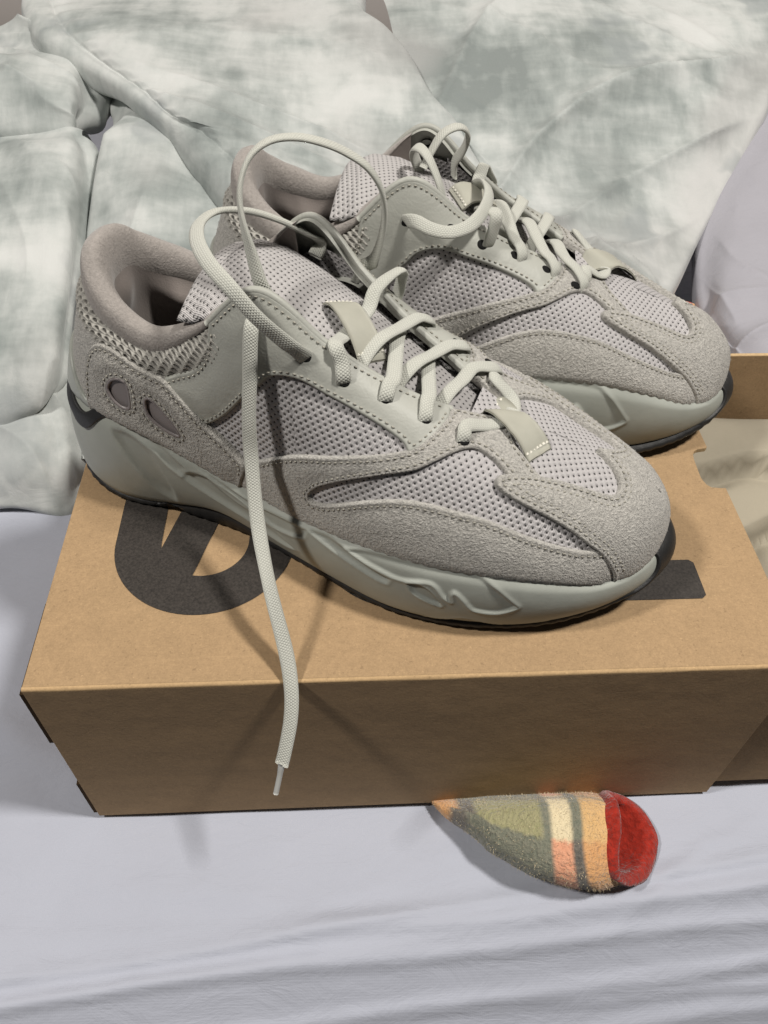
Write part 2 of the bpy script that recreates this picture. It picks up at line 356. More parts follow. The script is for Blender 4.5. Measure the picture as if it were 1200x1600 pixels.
    for side in ((0,1) if both else (0,)):
        q=mirrorU(Qa) if side else Qa
        n,_,_=surf.N(q[:,0],q[:,1]); P=surf.F(q[:,0],q[:,1])+n*ha[:,None]
        FF=[f[::-1] for f in Fs] if side else Fs
        outs.append(mesh(name,P,FF,mat,parents,uv=P[:,[0,2]],label=label))
        for q_,ok in stl:
            qq=mirrorU(q_) if side else q_; STITCH.append((surf,qq,ok,h0+th+puff*.1-.0001))
    return outs
STITCH=[]
def build_stitches(name,rows,mat,parent,ln=.0018,gap=.0012,w=.00034):
    V=[];F=[]
    for surf,q,ok,h in rows:
        n,_,_=surf.N(q[:,0],q[:,1]); P=surf.F(q[:,0],q[:,1])+n*h; L=arclen(P); tot=L[-1]; k=0.
        okf=ok.astype(float)
        while k+ln<tot:
            m=np.interp([k,k+ln/2,k+ln],L,okf)
            if m.min()>.9:
                a=np.array([np.interp(k,L,P[:,i]) for i in range(3)]); b=np.array([np.interp(k+ln,L,P[:,i]) for i in range(3)]); nn=np.array([np.interp(k+ln/2,L,n[:,i]) for i in range(3)])
                t=b-a; lt=np.linalg.norm(t)
                if lt>ln*.6:
                    t/=lt; sd=np.cross(nn,t); i0=len(V); up=.00042; mid=(a+b)/2
                    V+=[a-nn*.0003,a+t*lt*.25+nn*up*.8+sd*w,a+t*lt*.25+nn*up*.8-sd*w,a+t*lt*.25-nn*.0004,b-t*lt*.25+nn*up*.8+sd*w,b-t*lt*.25+nn*up*.8-sd*w,b-t*lt*.25-nn*.0004,b-nn*.0003]
                    for f in ((0,2,1),(0,1,3),(0,3,2),(1,2,5,4),(2,3,6,5),(3,1,4,6),(4,5,7),(5,6,7),(6,4,7)): F.append(tuple(i0+x for x in f))
            k+=ln+gap
    o=mesh(name,V,F,mat,parent); o['kind']='stuff'; return o
def tube(name,P,ups,w,h,mat,parent,n=14,step=.0022,cap=True,wf=None,power=2.6):
    P=np.asarray(P,float); ups=np.asarray(ups,float); c=catmull(P,len(P)*24); u=catmull(ups,len(P)*24); L=arclen(c); m=max(6,int(L[-1]/step)); t=np.linspace(0,L[-1],m)
    c=np.stack([np.interp(t,L,c[:,k]) for k in range(3)],1); u=np.stack([np.interp(t,L,u[:,k]) for k in range(3)],1)
    T=np.gradient(c,axis=0); T/=np.linalg.norm(T,axis=1,keepdims=True)
    u=u-(u*T).sum(1,keepdims=True)*T
    nu=np.linalg.norm(u,axis=1,keepdims=True); u=u/np.maximum(nu,1e-6); sd=np.cross(T,u)
    V=[];UV=[]; wob=vnoise(np.stack([t*55,np.full(m,hash(name)%7+P[0,0]*99)],1),1)
    ww=np.ones(m) if wf is None else wf(t/L[-1])
    for i in range(m):
        wi=w*ww[i]*(1+.07*wob[i])/2; hi=h*ww[i]*(1-.07*wob[i])/2
        for k in range(n+1):
            a=2*math.pi*k/n; ca,sa=math.cos(a),math.sin(a); rr=(abs(ca)**power+abs(sa)**power)**(-1/power)
            V.append(c[i]+sd[i]*wi*ca*rr+u[i]*hi*sa*rr); UV.append((k/n,t[i]))
    F=grid_faces(m,n+1)
    if cap: F+=[tuple(range(n,0,-1)),tuple((m-1)*(n+1)+k for k in range(n))]
    return mesh(name,V,F,mat,parent,uv=UV)
# ------------------------------------------------------------------ tongue surface
TX=[.255,.238,.223,.203,.18,.165,.14,.122,.108,.103]; TZ=[.0735,.0775,.0815,.091,.1035,.112,.1235,.1295,.1305,.1285]; TW=[.012,.016,.020,.0245,.0275,.0285,.030,.0315,.033,.033]; TD=[.002,.003,.004,.005,.006,.007,.007,.007,.008,.009]
def TG(x,y):
    "top of the tongue at (x,y)"
    o=np.argsort(TX); f=lambda A: np.interp(x,np.array(TX)[o],np.array(A)[o]); c=cshift(np.asarray(x,float))
    return f(TZ)-f(TD)*((y-c)/f(TW))**2
def onT(x,y,h): return np.array([x,y,float(TG(x,y))+h])
def onS(u,s,h,left=False):
    U=2*NST-u if left else u; n,_,_=UP.N(np.array([U]),np.array([s])); return S(np.array([U]),np.array([s]))[0]+n[0]*h
def nS(u,s,left=False):
    U=2*NST-u if left else u; return UP.N(np.array([U]),np.array([s]))[0][0]
def fuzz(name,objs,n,ln,mat,parent,w=.00012,seed=3):
    "thin fibres scattered over the given meshes"
    r=np.random.default_rng(seed); V=[];F=[]; T=[]
    for o in objs:
        me=o.data; co=np.zeros(len(me.vertices)*3); me.vertices.foreach_get('co',co); co=co.reshape(-1,3)
        for p in me.polygons:
            v=p.vertices
            for k in range(1,len(v)-1): T.append(co[[v[0],v[k],v[k+1]]])
    T=np.array(T); N=np.cross(T[:,1]-T[:,0],T[:,2]-T[:,0]); A=np.linalg.norm(N,axis=1); N/=A[:,None]+1e-15; i=r.choice(len(T),n,p=A/A.sum()); a=r.random(n); b=r.random(n); m=a+b>1; a[m]=1-a[m]; b[m]=1-b[m]
    P=T[i,0]+(T[i,1]-T[i,0])*a[:,None]+(T[i,2]-T[i,0])*b[:,None]; d=N[i]+r.normal(0,.7,(n,3)); d/=np.linalg.norm(d,axis=1,keepdims=True); s=np.cross(d,r.normal(0,1,(n,3))); s/=np.linalg.norm(s,axis=1,keepdims=True); L=ln*r.uniform(.4,1.4,n)[:,None]
    V=np.stack([P-s*w-N[i]*.0001,P+s*w-N[i]*.0001,P+d*L],1).reshape(-1,3); o=mesh(name,V,np.arange(3*n).reshape(-1,3),mat,parent); o['kind']='stuff'; return o
def build_shoe(root):
    # ---- knit mesh underlays -------------------------------------------------
    def underlay(name,u0,u1,s0,s1,mat,nu,ns,ax,both=True,h=0,rot=0):
        for side in ((0,1) if both else (0,)):
            uu,ss=np.meshgrid(np.linspace(u0,u1,nu),np.linspace(s0,s1,ns),indexing='ij'); U=2*NST-uu if side else uu
            n,_,_=UP.N(U.ravel(),ss.ravel()); P=S(U.ravel(),ss.ravel())+n*h
            nm=n.mean(0); nm/=np.linalg.norm(nm); e1=np.array([math.cos(rot),0,math.sin(rot)]); e1-=nm*(e1@nm); e1/=np.linalg.norm(e1); e2=np.cross(nm,e1)
            mesh(name,P,grid_faces(nu,ns,flip=bool(side)),mat,root,uv=np.stack([P@e1,P@e2],1)+5)
    underlay('quarter_mesh',4.4,8.75,.08,.78,M['mesh'],60,24,0,rot=-.10)
    underlay('side_mesh',6.35,11.35,.03,.82,M['mesh'],70,24,0,rot=-.22,h=.0001)
    # toe mesh covers the ridge in one sheet
    uu=np.linspace(9.9,12.15,46); V=[];
    ss=np.concatenate([np.linspace(.5,1,26),np.linspace(1,.5,26)[1:]])
    U=np.stack([np.where(np.arange(51)<26,u,2*NST-u) for u in uu]); SS=np.tile(ss,(46,1)); P=S(U.ravel(),SS.ravel()); P[:,2]+=.0003
    mesh('toe_mesh',P,grid_faces(46,51),M['mesh'],root,uv=np.stack([P[:,0]*.96-P[:,1]*.25,P[:,1]*.96+P[:,0]*.25],1)+5)
    # ---- collar spacer mesh with real pits -----------------------------------
    uu=np.linspace(.3,5.3,400); ss=np.linspace(.66,1.0,64)
    for side in (0,1):
        UU,SS=np.meshgrid(uu,ss,indexing='ij'); U=(2*NST-UU if side else UU).ravel(); s_=SS.ravel(); X=UP.chart(np.stack([UU.ravel(),s_],1))
        pa,pb=.0047,.0031; b=X[:,1]/pb; row=np.floor(b); a=X[:,0]/pa+.5*(row%2)+.12*b; fa=(a-np.floor(a)-.5)*pa/pb; fb=b-row-.5
        d=np.hypot((fa+.5*fb)*.62,fb*1.15); pit=1-sstep(.22,.42,d)
        n,_,_=UP.N(U,s_); puff=.0028*np.sin(np.pi*np.clip((s_-.66)/.34,0,1))
        P=S(U,s_)+n*(puff-.0013*pit+.0004*np.cos(6.28*fb))[:,None]
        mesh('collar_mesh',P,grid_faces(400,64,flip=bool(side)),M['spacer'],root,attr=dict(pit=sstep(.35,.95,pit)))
    # ---- overlays -------------------------------------------------------------
    hc=[(0,-.12),(1.2,-.12),(2.4,-.12),(3.2,-.12),(3.25,.55),(2.78,.72),(2.42,.78),(1.9,.84),(1.45,.885),(.96,.93),(.4,.965),(0,.972)]
    hc+= [(-a,b) for a,b in hc[-2:0:-1]]
    panel('heel_counter',UP,hc,.0014,M['suede'],root,both=False,stitch=(),spacing=.003)
    wing=[(2.37,.435),(2.40,.53),(2.49,.635),(2.62,.71),(2.80,.765),(3.15,.795),(3.65,.76),(4.0,.72),(4.19,.68),(4.45,.52),(4.75,.35),(5.07,.245),(5.34,.155),(5.30,.10),(5.02,-.12),(3.9,-.12),(2.9,-.12),(2.52,-.12),(2.42,.05),(2.37,.25)]
    p1=[(3.01,.34),(3.07,.43),(3.17,.485),(3.28,.515),(3.42,.515),(3.455,.40),(3.45,.265),(3.40,.215),(3.28,.195),(3.14,.225),(3.05,.28)]
    p2=[(3.735,.37),(3.755,.43),(3.81,.46),(3.91,.445),(4.07,.36),(4.21,.265),(4.275,.185),(4.24,.165),(4.08,.17),(3.93,.195),(3.79,.245),(3.745,.305)]
    panel('heel_wing',UP,wing,.0023,M['suede_wing'],root,holes=[p1,p2],stitch=(.0024,),h0=.0012,puff=.0012,spacing=.0028)
    for k,pp in enumerate((p1,p2)):
        c=np.mean(pp,0); big=[tuple(c+(np.array(q)-c)*1.22) for q in pp]
        panel('port_window',UP,big,.0004,M['port'],root,groove=0,h0=.0022,puff=-.0004,spacing=.002)
        for side in (0,1):     # moulded rim round the port
            q=smoothpoly(pp); q=mirrorU(q) if side else q; n,_,_=UP.N(q[:,0],q[:,1]); P=S(q[:,0],q[:,1])+n*.0034; P=resample(np.concatenate([P,P[:1]]),.0015)
            nn=np.tile(n.mean(0),(len(P),1)); tube('port_rim',P,nn,.0017,.0014,M['port'],root,n=8,step=.0012,cap=False,power=2)
    eye=[(5.20,1.0),(5.6,1.0),(6.04,1.0),(6.5,1.0),(7.0,1.0),(7.5,1.0),(8.0,1.0),(8.5,1.0),(9.0,1.0),(9.45,1.0),(9.33,.93),(8.92,.79),(8.58,.67),(8.34,.60),(8.27,.655),(7.91,.69),(7.31,.705),(6.72,.69),(6.29,.64),(6.02,.60),(5.87,.565),(5.52,.51),(5.1,.425),(4.75,.345),(4.38,.42),(4.12,.60),(4.18,.70),(4.45,.735),(4.73,.748),(4.95,.80),(5.08,.88)]
    panel('eyestay',UP,eye,.0016,M['leather'],root,stitch=(.0022,),puff=.0007,h0=.0004,edge_r=.0016,wrinkle=.00022,skirt=.0032)
    wave_=[(4.9,-.12),(5.05,.06),(5.27,.158),(5.62,.195),(6.0,.245),(6.41,.305),(7.21,.43),(7.87,.53),(8.31,.615),(8.53,.672),(8.87,.79),(9.29,.93),(9.52,1.0),(9.8,1.0),(10.15,1.0),(10.42,.99),(10.36,.90),(10.32,.83),(10.36,.75),(10.43,.665),(10.62,.60),(10.3,.53),(10.02,.58),(9.92,.655),(9.82,.715),(9.66,.755),(9.44,.752),(9.13,.705),(8.77,.62),(8.36,.515),(7.77,.41),(7.18,.305),(6.76,.215),(6.57,.155),(6.52,.125),(6.58,.105),(6.8,.125),(7.14,.18),(7.5,.24),(7.93,.305),(8.28,.345),(8.6,.365),(8.92,.37),(9.26,.365),(9.58,.34),(9.97,.295),(10.36,.262),(10.7,.243),(10.97,.245),(11.25,.20),(11.6,-.12),(10.5,-.12),(9,-.12),(8,-.12),(7,-.12),(6,-.12)]
    panel('vamp_overlay',UP,wave_,.0015,M['suede'],root,stitch=(.0022,),puff=.0008,h0=.0006)
    tc=[(11.36,-.12),(11.31,.03),(11.23,.105),(11.05,.215),(10.83,.285),(10.59,.36),(10.31,.425),(10.01,.478),(9.75,.53),(9.66,.565),(9.70,.60),(9.82,.63),(10.22,.655),(10.53,.645),(10.98,.62),(11.30,.60),(11.50,.60),(11.67,.64),(11.80,.735),(11.85,.875),(11.80,1.0)]
    tcm=[(2*NST-a,b) for a,b in tc[::-1]]
    poly=tc+[(12.1,1.0),(12.4,1.0),(12.7,1.0),(13.3,1.0),(13.6,1.0),(13.9,1.0)]+tcm+[(13.6,-.12),(12.4,-.12)]
    panel('toe_cap',UP,poly,.0016,M['suede'],root,both=False,stitch=(.0022,.0046),puff=.0008,h0=.0016,free=lambda Q:(Q[:,1]>.997)&(np.abs(Q[:,0]-NST)<1.19))
    hcup=[(2.66,-.12),(2.60,.0),(2.3,.06),(2.0,.15),(1.6,.26),(.9,.33),(0,.35)]; hcup=[(a,b_) for a,b_ in hcup]+[(-a,b_) for a,b_ in hcup[-2::-1]]+[(-1.3,-.12),(0,-.12),(1.3,-.12)]
    panel('heel_cup',UP,hcup,.0016,M['cup'],root,both=False,h0=.0016,groove=0)
    build_stitches('stitching',STITCH,M['thread'],root); STITCH.clear()
    # small punched holes in the heel suede and the empty eyelet
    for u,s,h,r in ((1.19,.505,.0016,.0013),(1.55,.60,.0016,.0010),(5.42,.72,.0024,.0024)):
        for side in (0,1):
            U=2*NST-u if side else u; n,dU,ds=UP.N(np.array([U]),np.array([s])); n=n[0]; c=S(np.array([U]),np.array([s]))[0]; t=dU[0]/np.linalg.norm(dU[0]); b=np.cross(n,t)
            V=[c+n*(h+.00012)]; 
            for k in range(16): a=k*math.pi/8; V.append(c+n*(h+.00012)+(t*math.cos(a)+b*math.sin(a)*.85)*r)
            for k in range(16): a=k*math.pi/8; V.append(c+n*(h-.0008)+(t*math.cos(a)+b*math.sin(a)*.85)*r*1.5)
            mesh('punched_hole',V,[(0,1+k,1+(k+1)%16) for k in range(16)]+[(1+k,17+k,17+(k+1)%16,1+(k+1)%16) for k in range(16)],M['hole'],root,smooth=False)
    for u,s in ((5.96,.862),(6.67,.82),(7.32,.832),(8.11,.858),(8.75,.842),(9.36,.785)):  # laced eyelet holes as black discs, contact shade round the lace included in the colour
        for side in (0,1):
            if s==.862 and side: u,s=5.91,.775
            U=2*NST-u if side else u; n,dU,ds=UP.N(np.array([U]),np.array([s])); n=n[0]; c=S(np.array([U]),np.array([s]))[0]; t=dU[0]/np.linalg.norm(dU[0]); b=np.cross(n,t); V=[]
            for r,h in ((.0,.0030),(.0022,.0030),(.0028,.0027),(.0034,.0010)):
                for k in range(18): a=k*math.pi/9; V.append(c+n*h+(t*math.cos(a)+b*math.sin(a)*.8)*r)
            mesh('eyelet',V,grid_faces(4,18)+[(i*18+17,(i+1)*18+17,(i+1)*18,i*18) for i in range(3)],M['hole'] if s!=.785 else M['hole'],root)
    # ---- collar roll, inner lining, insole --------------------------------------
    uu=np.linspace(-5.75,5.75,241); u=np.abs(uu); T=S(np.where(uu<0,2*NST-u,u),np.full(241,1.0)); T[:,1]=np.where(u<1e-9,0,T[:,1])
    tang=np.gradient(T,axis=0); tang[:,2]=0; tang/=np.linalg.norm(tang,axis=1,keepdims=True); inw=np.stack([-tang[:,1],tang[:,0],np.zeros(241)],1)
    cen=np.array([.085,0,0]); s_=np.sign(((cen-T)*inw).sum(1).mean()); inw*=s_
    rh=np.interp(u,[0,1.5,2.5,3.5,4.3,5.2,5.75],[.0135,.013,.0110,.0085,.0065,.003,.000]); rw=np.interp(u,[0,1.5,2.5,3.5,4.3,5.2,5.75],[.0118,.0115,.0108,.0095,.0080,.006,.004])
    rings=[]; up=np.array([0,0,1.])
    for a in np.linspace(-25,205,20):
        r=math.radians(a); c_,s2=math.cos(r),math.sin(r)
        rings.append(T+inw*(rw/2-rw/2*c_*1.0)[:,None]*1.0-inw*(.0016*(a<60))+up*(rh*s2)[:,None]+up*(.0*s2))
    V=np.stack(rings,1).reshape(-1,3); mesh('collar_lining',V,grid_faces(241,20),M['lining'],root)
    last=rings[-1]; pad=[]
    for k in np.linspace(0,1,18):
        zb=.052; z=last[:,2]+(zb-last[:,2])*k; off=.003*math.sin(math.pi*k)*-1+.010*k**2*-0.4
        bulge=float(sstep(0,.12,k))*(.0075*np.exp(-((u-3.1)/.9)**2)*math.exp(-((k-.22)/.16)**2)+.004*np.exp(-((u-0)/.8)**2)*math.exp(-((k-.2)/.2)**2))
        p=last+inw*(off+bulge)[:,None] if np.ndim(off+bulge) else last+inw*(off); p=p.copy(); p[:,2]=z; pad.append(p)
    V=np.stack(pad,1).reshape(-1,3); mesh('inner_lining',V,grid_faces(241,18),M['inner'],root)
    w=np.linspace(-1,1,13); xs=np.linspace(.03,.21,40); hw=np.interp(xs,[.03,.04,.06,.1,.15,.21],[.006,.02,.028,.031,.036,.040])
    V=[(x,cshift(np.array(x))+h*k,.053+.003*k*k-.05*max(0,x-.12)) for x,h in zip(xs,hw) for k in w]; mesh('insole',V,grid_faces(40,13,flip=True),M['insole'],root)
    # ---- tongue ------------------------------------------------------------------
    nx,ny=60,33; V=[];UV=[]; xs=np.interp(np.linspace(0,1,nx),np.linspace(0,1,len(TX)),TX)
    o=np.argsort(TX)
    def sect(x):
        w=np.interp(x,np.array(TX)[o],np.array(TW)[o]); th=.0085
        pts=[]
        for k in np.linspace(-1,1,ny): y=k*w+float(cshift(np.array(x))); pts.append((x,y,float(TG(x,y))-.0025*abs(k)**8))
        for k in np.linspace(1,-1,ny)[1:-1]: y=k*w*.97+float(cshift(np.array(x))); pts.append((x,y,float(TG(x,y))-th*(1-.6*abs(k)**6)))
        return pts
    secs=[sect(x) for x in xs]; m=len(secs[0])
    end=np.array(secs[-1]); cy=end.mean(0)
    for k,f in ((1,.004),(2,.0062),(3,.0068)):          # rounded upper end
        q=end.copy(); mid=(end[:,2]+np.concatenate([end[:1,2],end[:0:-1,2]]))/2; s2=[1,.82,.5,.12][k]; q[:,0]-=f; q[:,2]=mid+(end[:,2]-mid)*s2; secs.append([tuple(a) for a in q])
    V=np.array(secs).reshape(-1,3); F=[]
    for i in range(len(secs)-1):
        for j in range(m): a=i*m+j; b=i*m+(j+1)%m; F.append((a,b,b+m,a+m))
    uvt=np.stack([V[:,0]*1.15*.9+V[:,1]*.42,V[:,1]*.9-V[:,0]*1.15*.42],1)+5
    mesh('tongue',V,F,M['mesh_tongue'],root,uv=uvt)
    # piping along the eyestay edge
    for side in (0,1):
        q=np.linspace(5.15,9.5,90); U=2*NST-q if side else q; n,_,_=UP.N(U,np.full(90,1.0)); P=S(U,np.full(90,.997))+n*.0006
        tube('edge_piping',P,n,.0034,.0034,M['leather'],root,n=10,step=.002,power=2)
    # ---- midsole ------------------------------------------------------------------
    nu,nv=560,66; v=np.concatenate([[-.5,-.12],np.linspace(0,1,nv-5),[1.06,1.2,1.5]]); uu=np.linspace(0,NST,nu)
    UU,VV=np.meshgrid(uu,v,indexing='ij'); Q=np.stack([UU.ravel(),VV.ravel()],1); X=MS.chart(Q); D=np.zeros(len(Q))
    for pl,dep,soft,rim in SCULPT:
        p=smoothpoly(pl,sharp=70); px=MS.chart(p); ins=inpoly(X,px); d=segdist(X,px); sd=np.where(ins,d,-d)
        D+=-.62*dep*sstep(-soft*.4,soft,sd)+.8*rim*np.exp(-(np.where(sd<0,sd,sd*1.6)/.0013)**2)
    D*=sstep(-.02,.04,Q[:,1])*(1-sstep(.94,1.0,Q[:,1]))
    for_side=[]
    Vs=[];Fs=[]
    for side in (0,1):
        U=2*NST-Q[:,0] if side else Q[:,0]; n,_,_=MS.N(U,Q[:,1]); P=Ms(U,Q[:,1])+n*D[:,None]; Fs+=[tuple(len(Vs)*nu*len(v)//1*0+x+side*len(Q) for x in f) for f in grid_faces(nu,len(v),flip=bool(side))]; Vs.append(P)
    mesh('midsole',np.concatenate(Vs),Fs,M['midsole'],root)
    # black heel stripe and toe bumper follow the midsole surface
    st=[(3.10,.965),(2.90,.955),(2.72,.90),(2.56,.82),(2.37,.75),(2.08,.76),(1.85,.82),(1.2,.90),(0,.93)]; st=st+[(-a,b_) for a,b_ in st[-2::-1]]; su=[(-3.05,1.03),(-2.66,1.0),(-2.51,.95),(-2.31,.905),(-1.98,.925),(-1.2,1.0),(0,1.04)]; st=st+su+[(-a,b_) for a,b_ in su[-2::-1]]
    panel('heel_stripe',MS,st,.0008,M['rubber'],root,both=False,groove=0,puff=0,h0=.0004,spacing=.003,edge_r=.0006)
    tb=[(10.2,-.10),(10.8,.03),(11.4,.10),(11.85,.20),(12.15,.42),(12.32,.75),(12.42,1.02),(12.6,1.14),(13.4,1.14),(13.58,1.02),(13.68,.75),(13.85,.42),(14.15,.20),(14.6,.10),(15.2,.03),(15.8,-.10),(15,-.35),(13,-.35),(11,-.35)]
    panel('toe_bumper',MS,tb,.0011,M['rubber'],root,both=False,groove=0,puff=.0004,h0=.0004,spacing=.002)
    # ---- outsole -------------------------------------------------------------------
    nu=420; uu=np.linspace(0,2*NST,nu,endpoint=False); u,sg=fold(uu); lo=Mb(u); so=cr('s',u); dx=so[:,0]-np.clip(so[:,0],.05,.255); n=np.hypot(dx,so[:,1])+1e-9; ox,oy=dx/n,so[:,1]/n
    teeth=.00035*(np.sin(arclen(lo)*2*math.pi/.0065)>0)
    def ring(off,z): P=np.stack([so[:,0]+ox*off,so[:,1]+oy*off,z],1); P[:,1]*=-sg; P[:,1]+=cshift(P[:,0]); return P
    heelup=np.clip((so[:,2]-.001),0,1)
    gap=.0055*np.exp(-((so[:,0]-.075)/.006)**2)
    rr=[ring(-.006,lo[:,2]+.003),ring(-.0002,lo[:,2]+.0012),ring(.0004+teeth,lo[:,2]-.0006),ring(.0002+teeth,so[:,2]+.0012+gap),ring(-.0012,so[:,2]+gap),ring(-.012,so[:,2]+gap)]
    V=np.stack(rr,1).reshape(-1,3); F=grid_faces(nu,6,closed=True,flip=True)+[tuple(i*6+5 for i in range(nu))]
    mesh('outsole',V,F,M['rubber'],root)
    # ---- loose fibres standing off the suede
    fuzz('suede_nap',[o for o in root.children if o.name.split('.')[0] in ('toe_cap','vamp_overlay','heel_counter','heel_wing')],9000,.0007,M['suede'],root)
    # ---- lace keepers -----------------------------------------------------------------
    def keeper(cx,cy,lx,ly,ang,lift,name='lace_keeper'):
        a=math.radians(ang); ca,sa=math.cos(a),math.sin(a); nx,ny=14,9; V=[]
        for i in range(nx):
            for j in range(ny):
                s=(i/(nx-1)-.5); t=(j/(ny-1)-.5); x=cx+ca*lx*s-sa*ly*t; y=cy+sa*lx*s+ca*ly*t
                z=float(TGV(x,y))+.0012+lift*(1-min(1,abs(s*2)**3)); V.append((x,y,z))
        F=grid_faces(nx,ny,flip=False); nV=len(V); V+= [(x,y,z-.0009) for x,y,z in V]; F=F+[tuple(nV+k for k in f[::-1]) for f in grid_faces(nx,ny)]
        e=[i*ny for i in range(nx)]+[(nx-1)*ny+j for j in range(1,ny)]+[i*ny+ny-1 for i in range(nx-2,-1,-1)]+[j for j in range(ny-2,0,-1)]
        F+=[(e[k],e[(k+1)%len(e)],nV+e[(k+1)%len(e)],nV+e[k]) for k in range(len(e))]
        o=mesh(name,V,F,M['keeper'],root)
        # bar tacks at both ends
        Vt=[];Ft=[]
        for s in (-.43,.43):
            for k in range(7):
                t=-.42+k*.14; x=cx+ca*lx*s-sa*ly*t; y=cy+sa*lx*s+ca*ly*t; z=float(TGV(x,y))+.0012+lift*(1-min(1,abs(s*2)**3)); i0=len(Vt); l=ly*.045; w=.0006
                for dx_,dy_ in ((-l,-w),(l,-w),(l,w),(-l,w)): Vt.append((x-sa*dx_+ca*dy_,y+ca*dx_+sa*dy_,z-.0002))
                Vt.append((x,y,z+.0007)); Ft+=[(i0,i0+1,i0+4),(i0+1,i0+2,i0+4),(i0+2,i0+3,i0+4),(i0+3,i0,i0+4)]
        q=mesh('keeper_stitching',Vt,Ft,M['thread_pale'],o); q['kind']='stuff'
    def TGV(x,y):
        if x<.226: return TG(x,y)
        # vamp ridge height beyond the throat
        j=np.argmin(np.abs(RIDX-x)+9*np.abs(RIDY-y)); return max(float(RIDZ[j]),float(TG(x,y)))
    ru,rs=np.meshgrid(np.linspace(9.4,11.9,120),np.linspace(.6,1,60),indexing='ij'); PP=np.concatenate([S(ru,rs).reshape(-1,3),S(2*NST-ru,rs).reshape(-1,3)]); RIDX,RIDY,RIDZ=PP.T
    keeper(.1660,-.0070,.0285,.0140,-39,.0062)
    keeper(.2395,-.0120,.0320,.0150,-31,.0052)
# sculpted fields of the midsole wall: outline (U,v), depth, softness, raised rim
SCULPT=[
 ([(7.16,.86),(7.5,.793),(7.84,.739),(8.08,.712),(8.43,.766),(8.57,.732),(8.69,.599),(8.80,.532),(8.79,.646),(8.83,.706),(8.9,.666),(9.0,.572),(9.05,.505),(9.16,.425),(9.47,.411),(9.74,.538),(9.71,.625),(9.48,.813),(9.27,.92),(9.12,.96),(8.7,.973),(8.16,.96),(7.49,.93)],.0011,.0012,.0008),
 ([(6.52,.9),(6.87,.92),(7.3,.819),(7.61,.732),(7.93,.672),(7.88,.579),(7.73,.585),(7.41,.646),(6.97,.746),(6.6,.853)],.0022,.0022,.0005),
 ([(8.17,.692),(8.32,.726),(8.48,.666),(8.60,.56),(8.68,.465),(8.66,.418),(8.46,.472),(8.27,.559)],.0018,.0013,.0006),
 ([(8.45,.06),(8.62,.10),(8.77,.14),(8.95,.21),(9.1,.20),(9.3,.14),(9.6,.08),(10.2,.07),(10.2,-.1),(8.4,-.1)],.0014,.0012,.0003),
 ([(3.02,.88),(3.10,.80),(3.22,.70),(3.51,.49),(3.77,.28),(4.03,.137),(4.05,.24),(4.02,.42),(3.81,.726),(3.61,.866),(3.35,.913)],.0030,.0040,.0003),
 ([(3.08,.967),(3.38,.975),(3.64,.97),(3.92,.94),(4.29,.80),(4.22,.67),(4.01,.739),(3.78,.86),(3.52,.90),(3.23,.925)],.0016,.0022,.0007),
 ([(4.22,.679),(4.6,.518),(4.94,.432),(5.32,.40),(5.96,.30),(6.25,.36),(5.9,.50),(5.47,.639),(5.07,.672),(4.81,.753),(4.62,.839),(4.36,.79)],.0026,.0036,.0006),
 ([(4.35,.93),(4.79,.88),(5.33,.83),(5.93,.87),(6.48,.88),(6.37,.70),(5.9,.62),(5.6,.67),(5.11,.78),(4.58,.865)],.0014,.0020,.0006)]
# ------------------------------------------------------------------ box, bed, bedding
BL,BD,BH=.3504,.24,.1401
def m_card(name,c):
    t=NT(name,.85,.25); v=t.co(); a=t.noise(v,1100,2,.7); b=t.noise(v,420,3,.65); m=t.noise(v,90,4,.6); g=t.noise(v,9,3); fib=t.noise(t.mapd(v,(1,7,7),(0,0,.3)),330,2,.6)
    f=t.math('ADD',t.math('ADD',t.math('MULTIPLY',a,.35),t.math('MULTIPLY',b,.3)),t.math('ADD',t.math('MULTIPLY',m,.2),t.math('MULTIPLY',fib,.15)))
    f=t.ramp(f,[(.36,dk(c,.78)),(.5,c),(.64,dk(c,1.22))]); f=t.mix(t.math('MULTIPLY',g,.5),f,dk(c,.93))
    sp=t.ramp(t.noise(v,560,2,.5),[(.66,0.0),(.73,1.0)]); f=t.mix(t.math('MULTIPLY',sp,.36),f,dk(c,.42))
    sl=t.ramp(t.noise(v,700,1,.5),[(.69,0.0),(.75,1.0)]); f=t.mix(t.math('MULTIPLY',sl,.3),f,dk(c,1.7))
    sc=t.ramp(t.noise(t.mapd(v,(.6,9,9),(0,0,.25)),26,4,.6),[(.66,0.0),(.70,1.0)]); f=t.mix(t.math('MULTIPLY',sc,.16),f,dk(c,1.5))
    t.col(f); n1=t.bump(b,.22,.0005); t.bump(t.noise(v,16,3),.3,.004,n1); return t.m
M['card']=m_card('kraft_cardboard',(.348,.235,.130))
M['fold']=m_card('kraft_fold',(.44,.30,.16))
M['card_in']=m_card('kraft_inside',(.27,.178,.093))
M['card_edge']=m_plain('cardboard_edge',(.50,.36,.20),.9,.2,[(1500,.4,.0005)],.15,400)
M['ink']=m_plain('black_print',(.034,.029,.025),.6,.35,[(1300,.25,.0004)],.45,900)
M['slot']=m_plain('dark_slot',(.06,.038,.02),.9,.1)
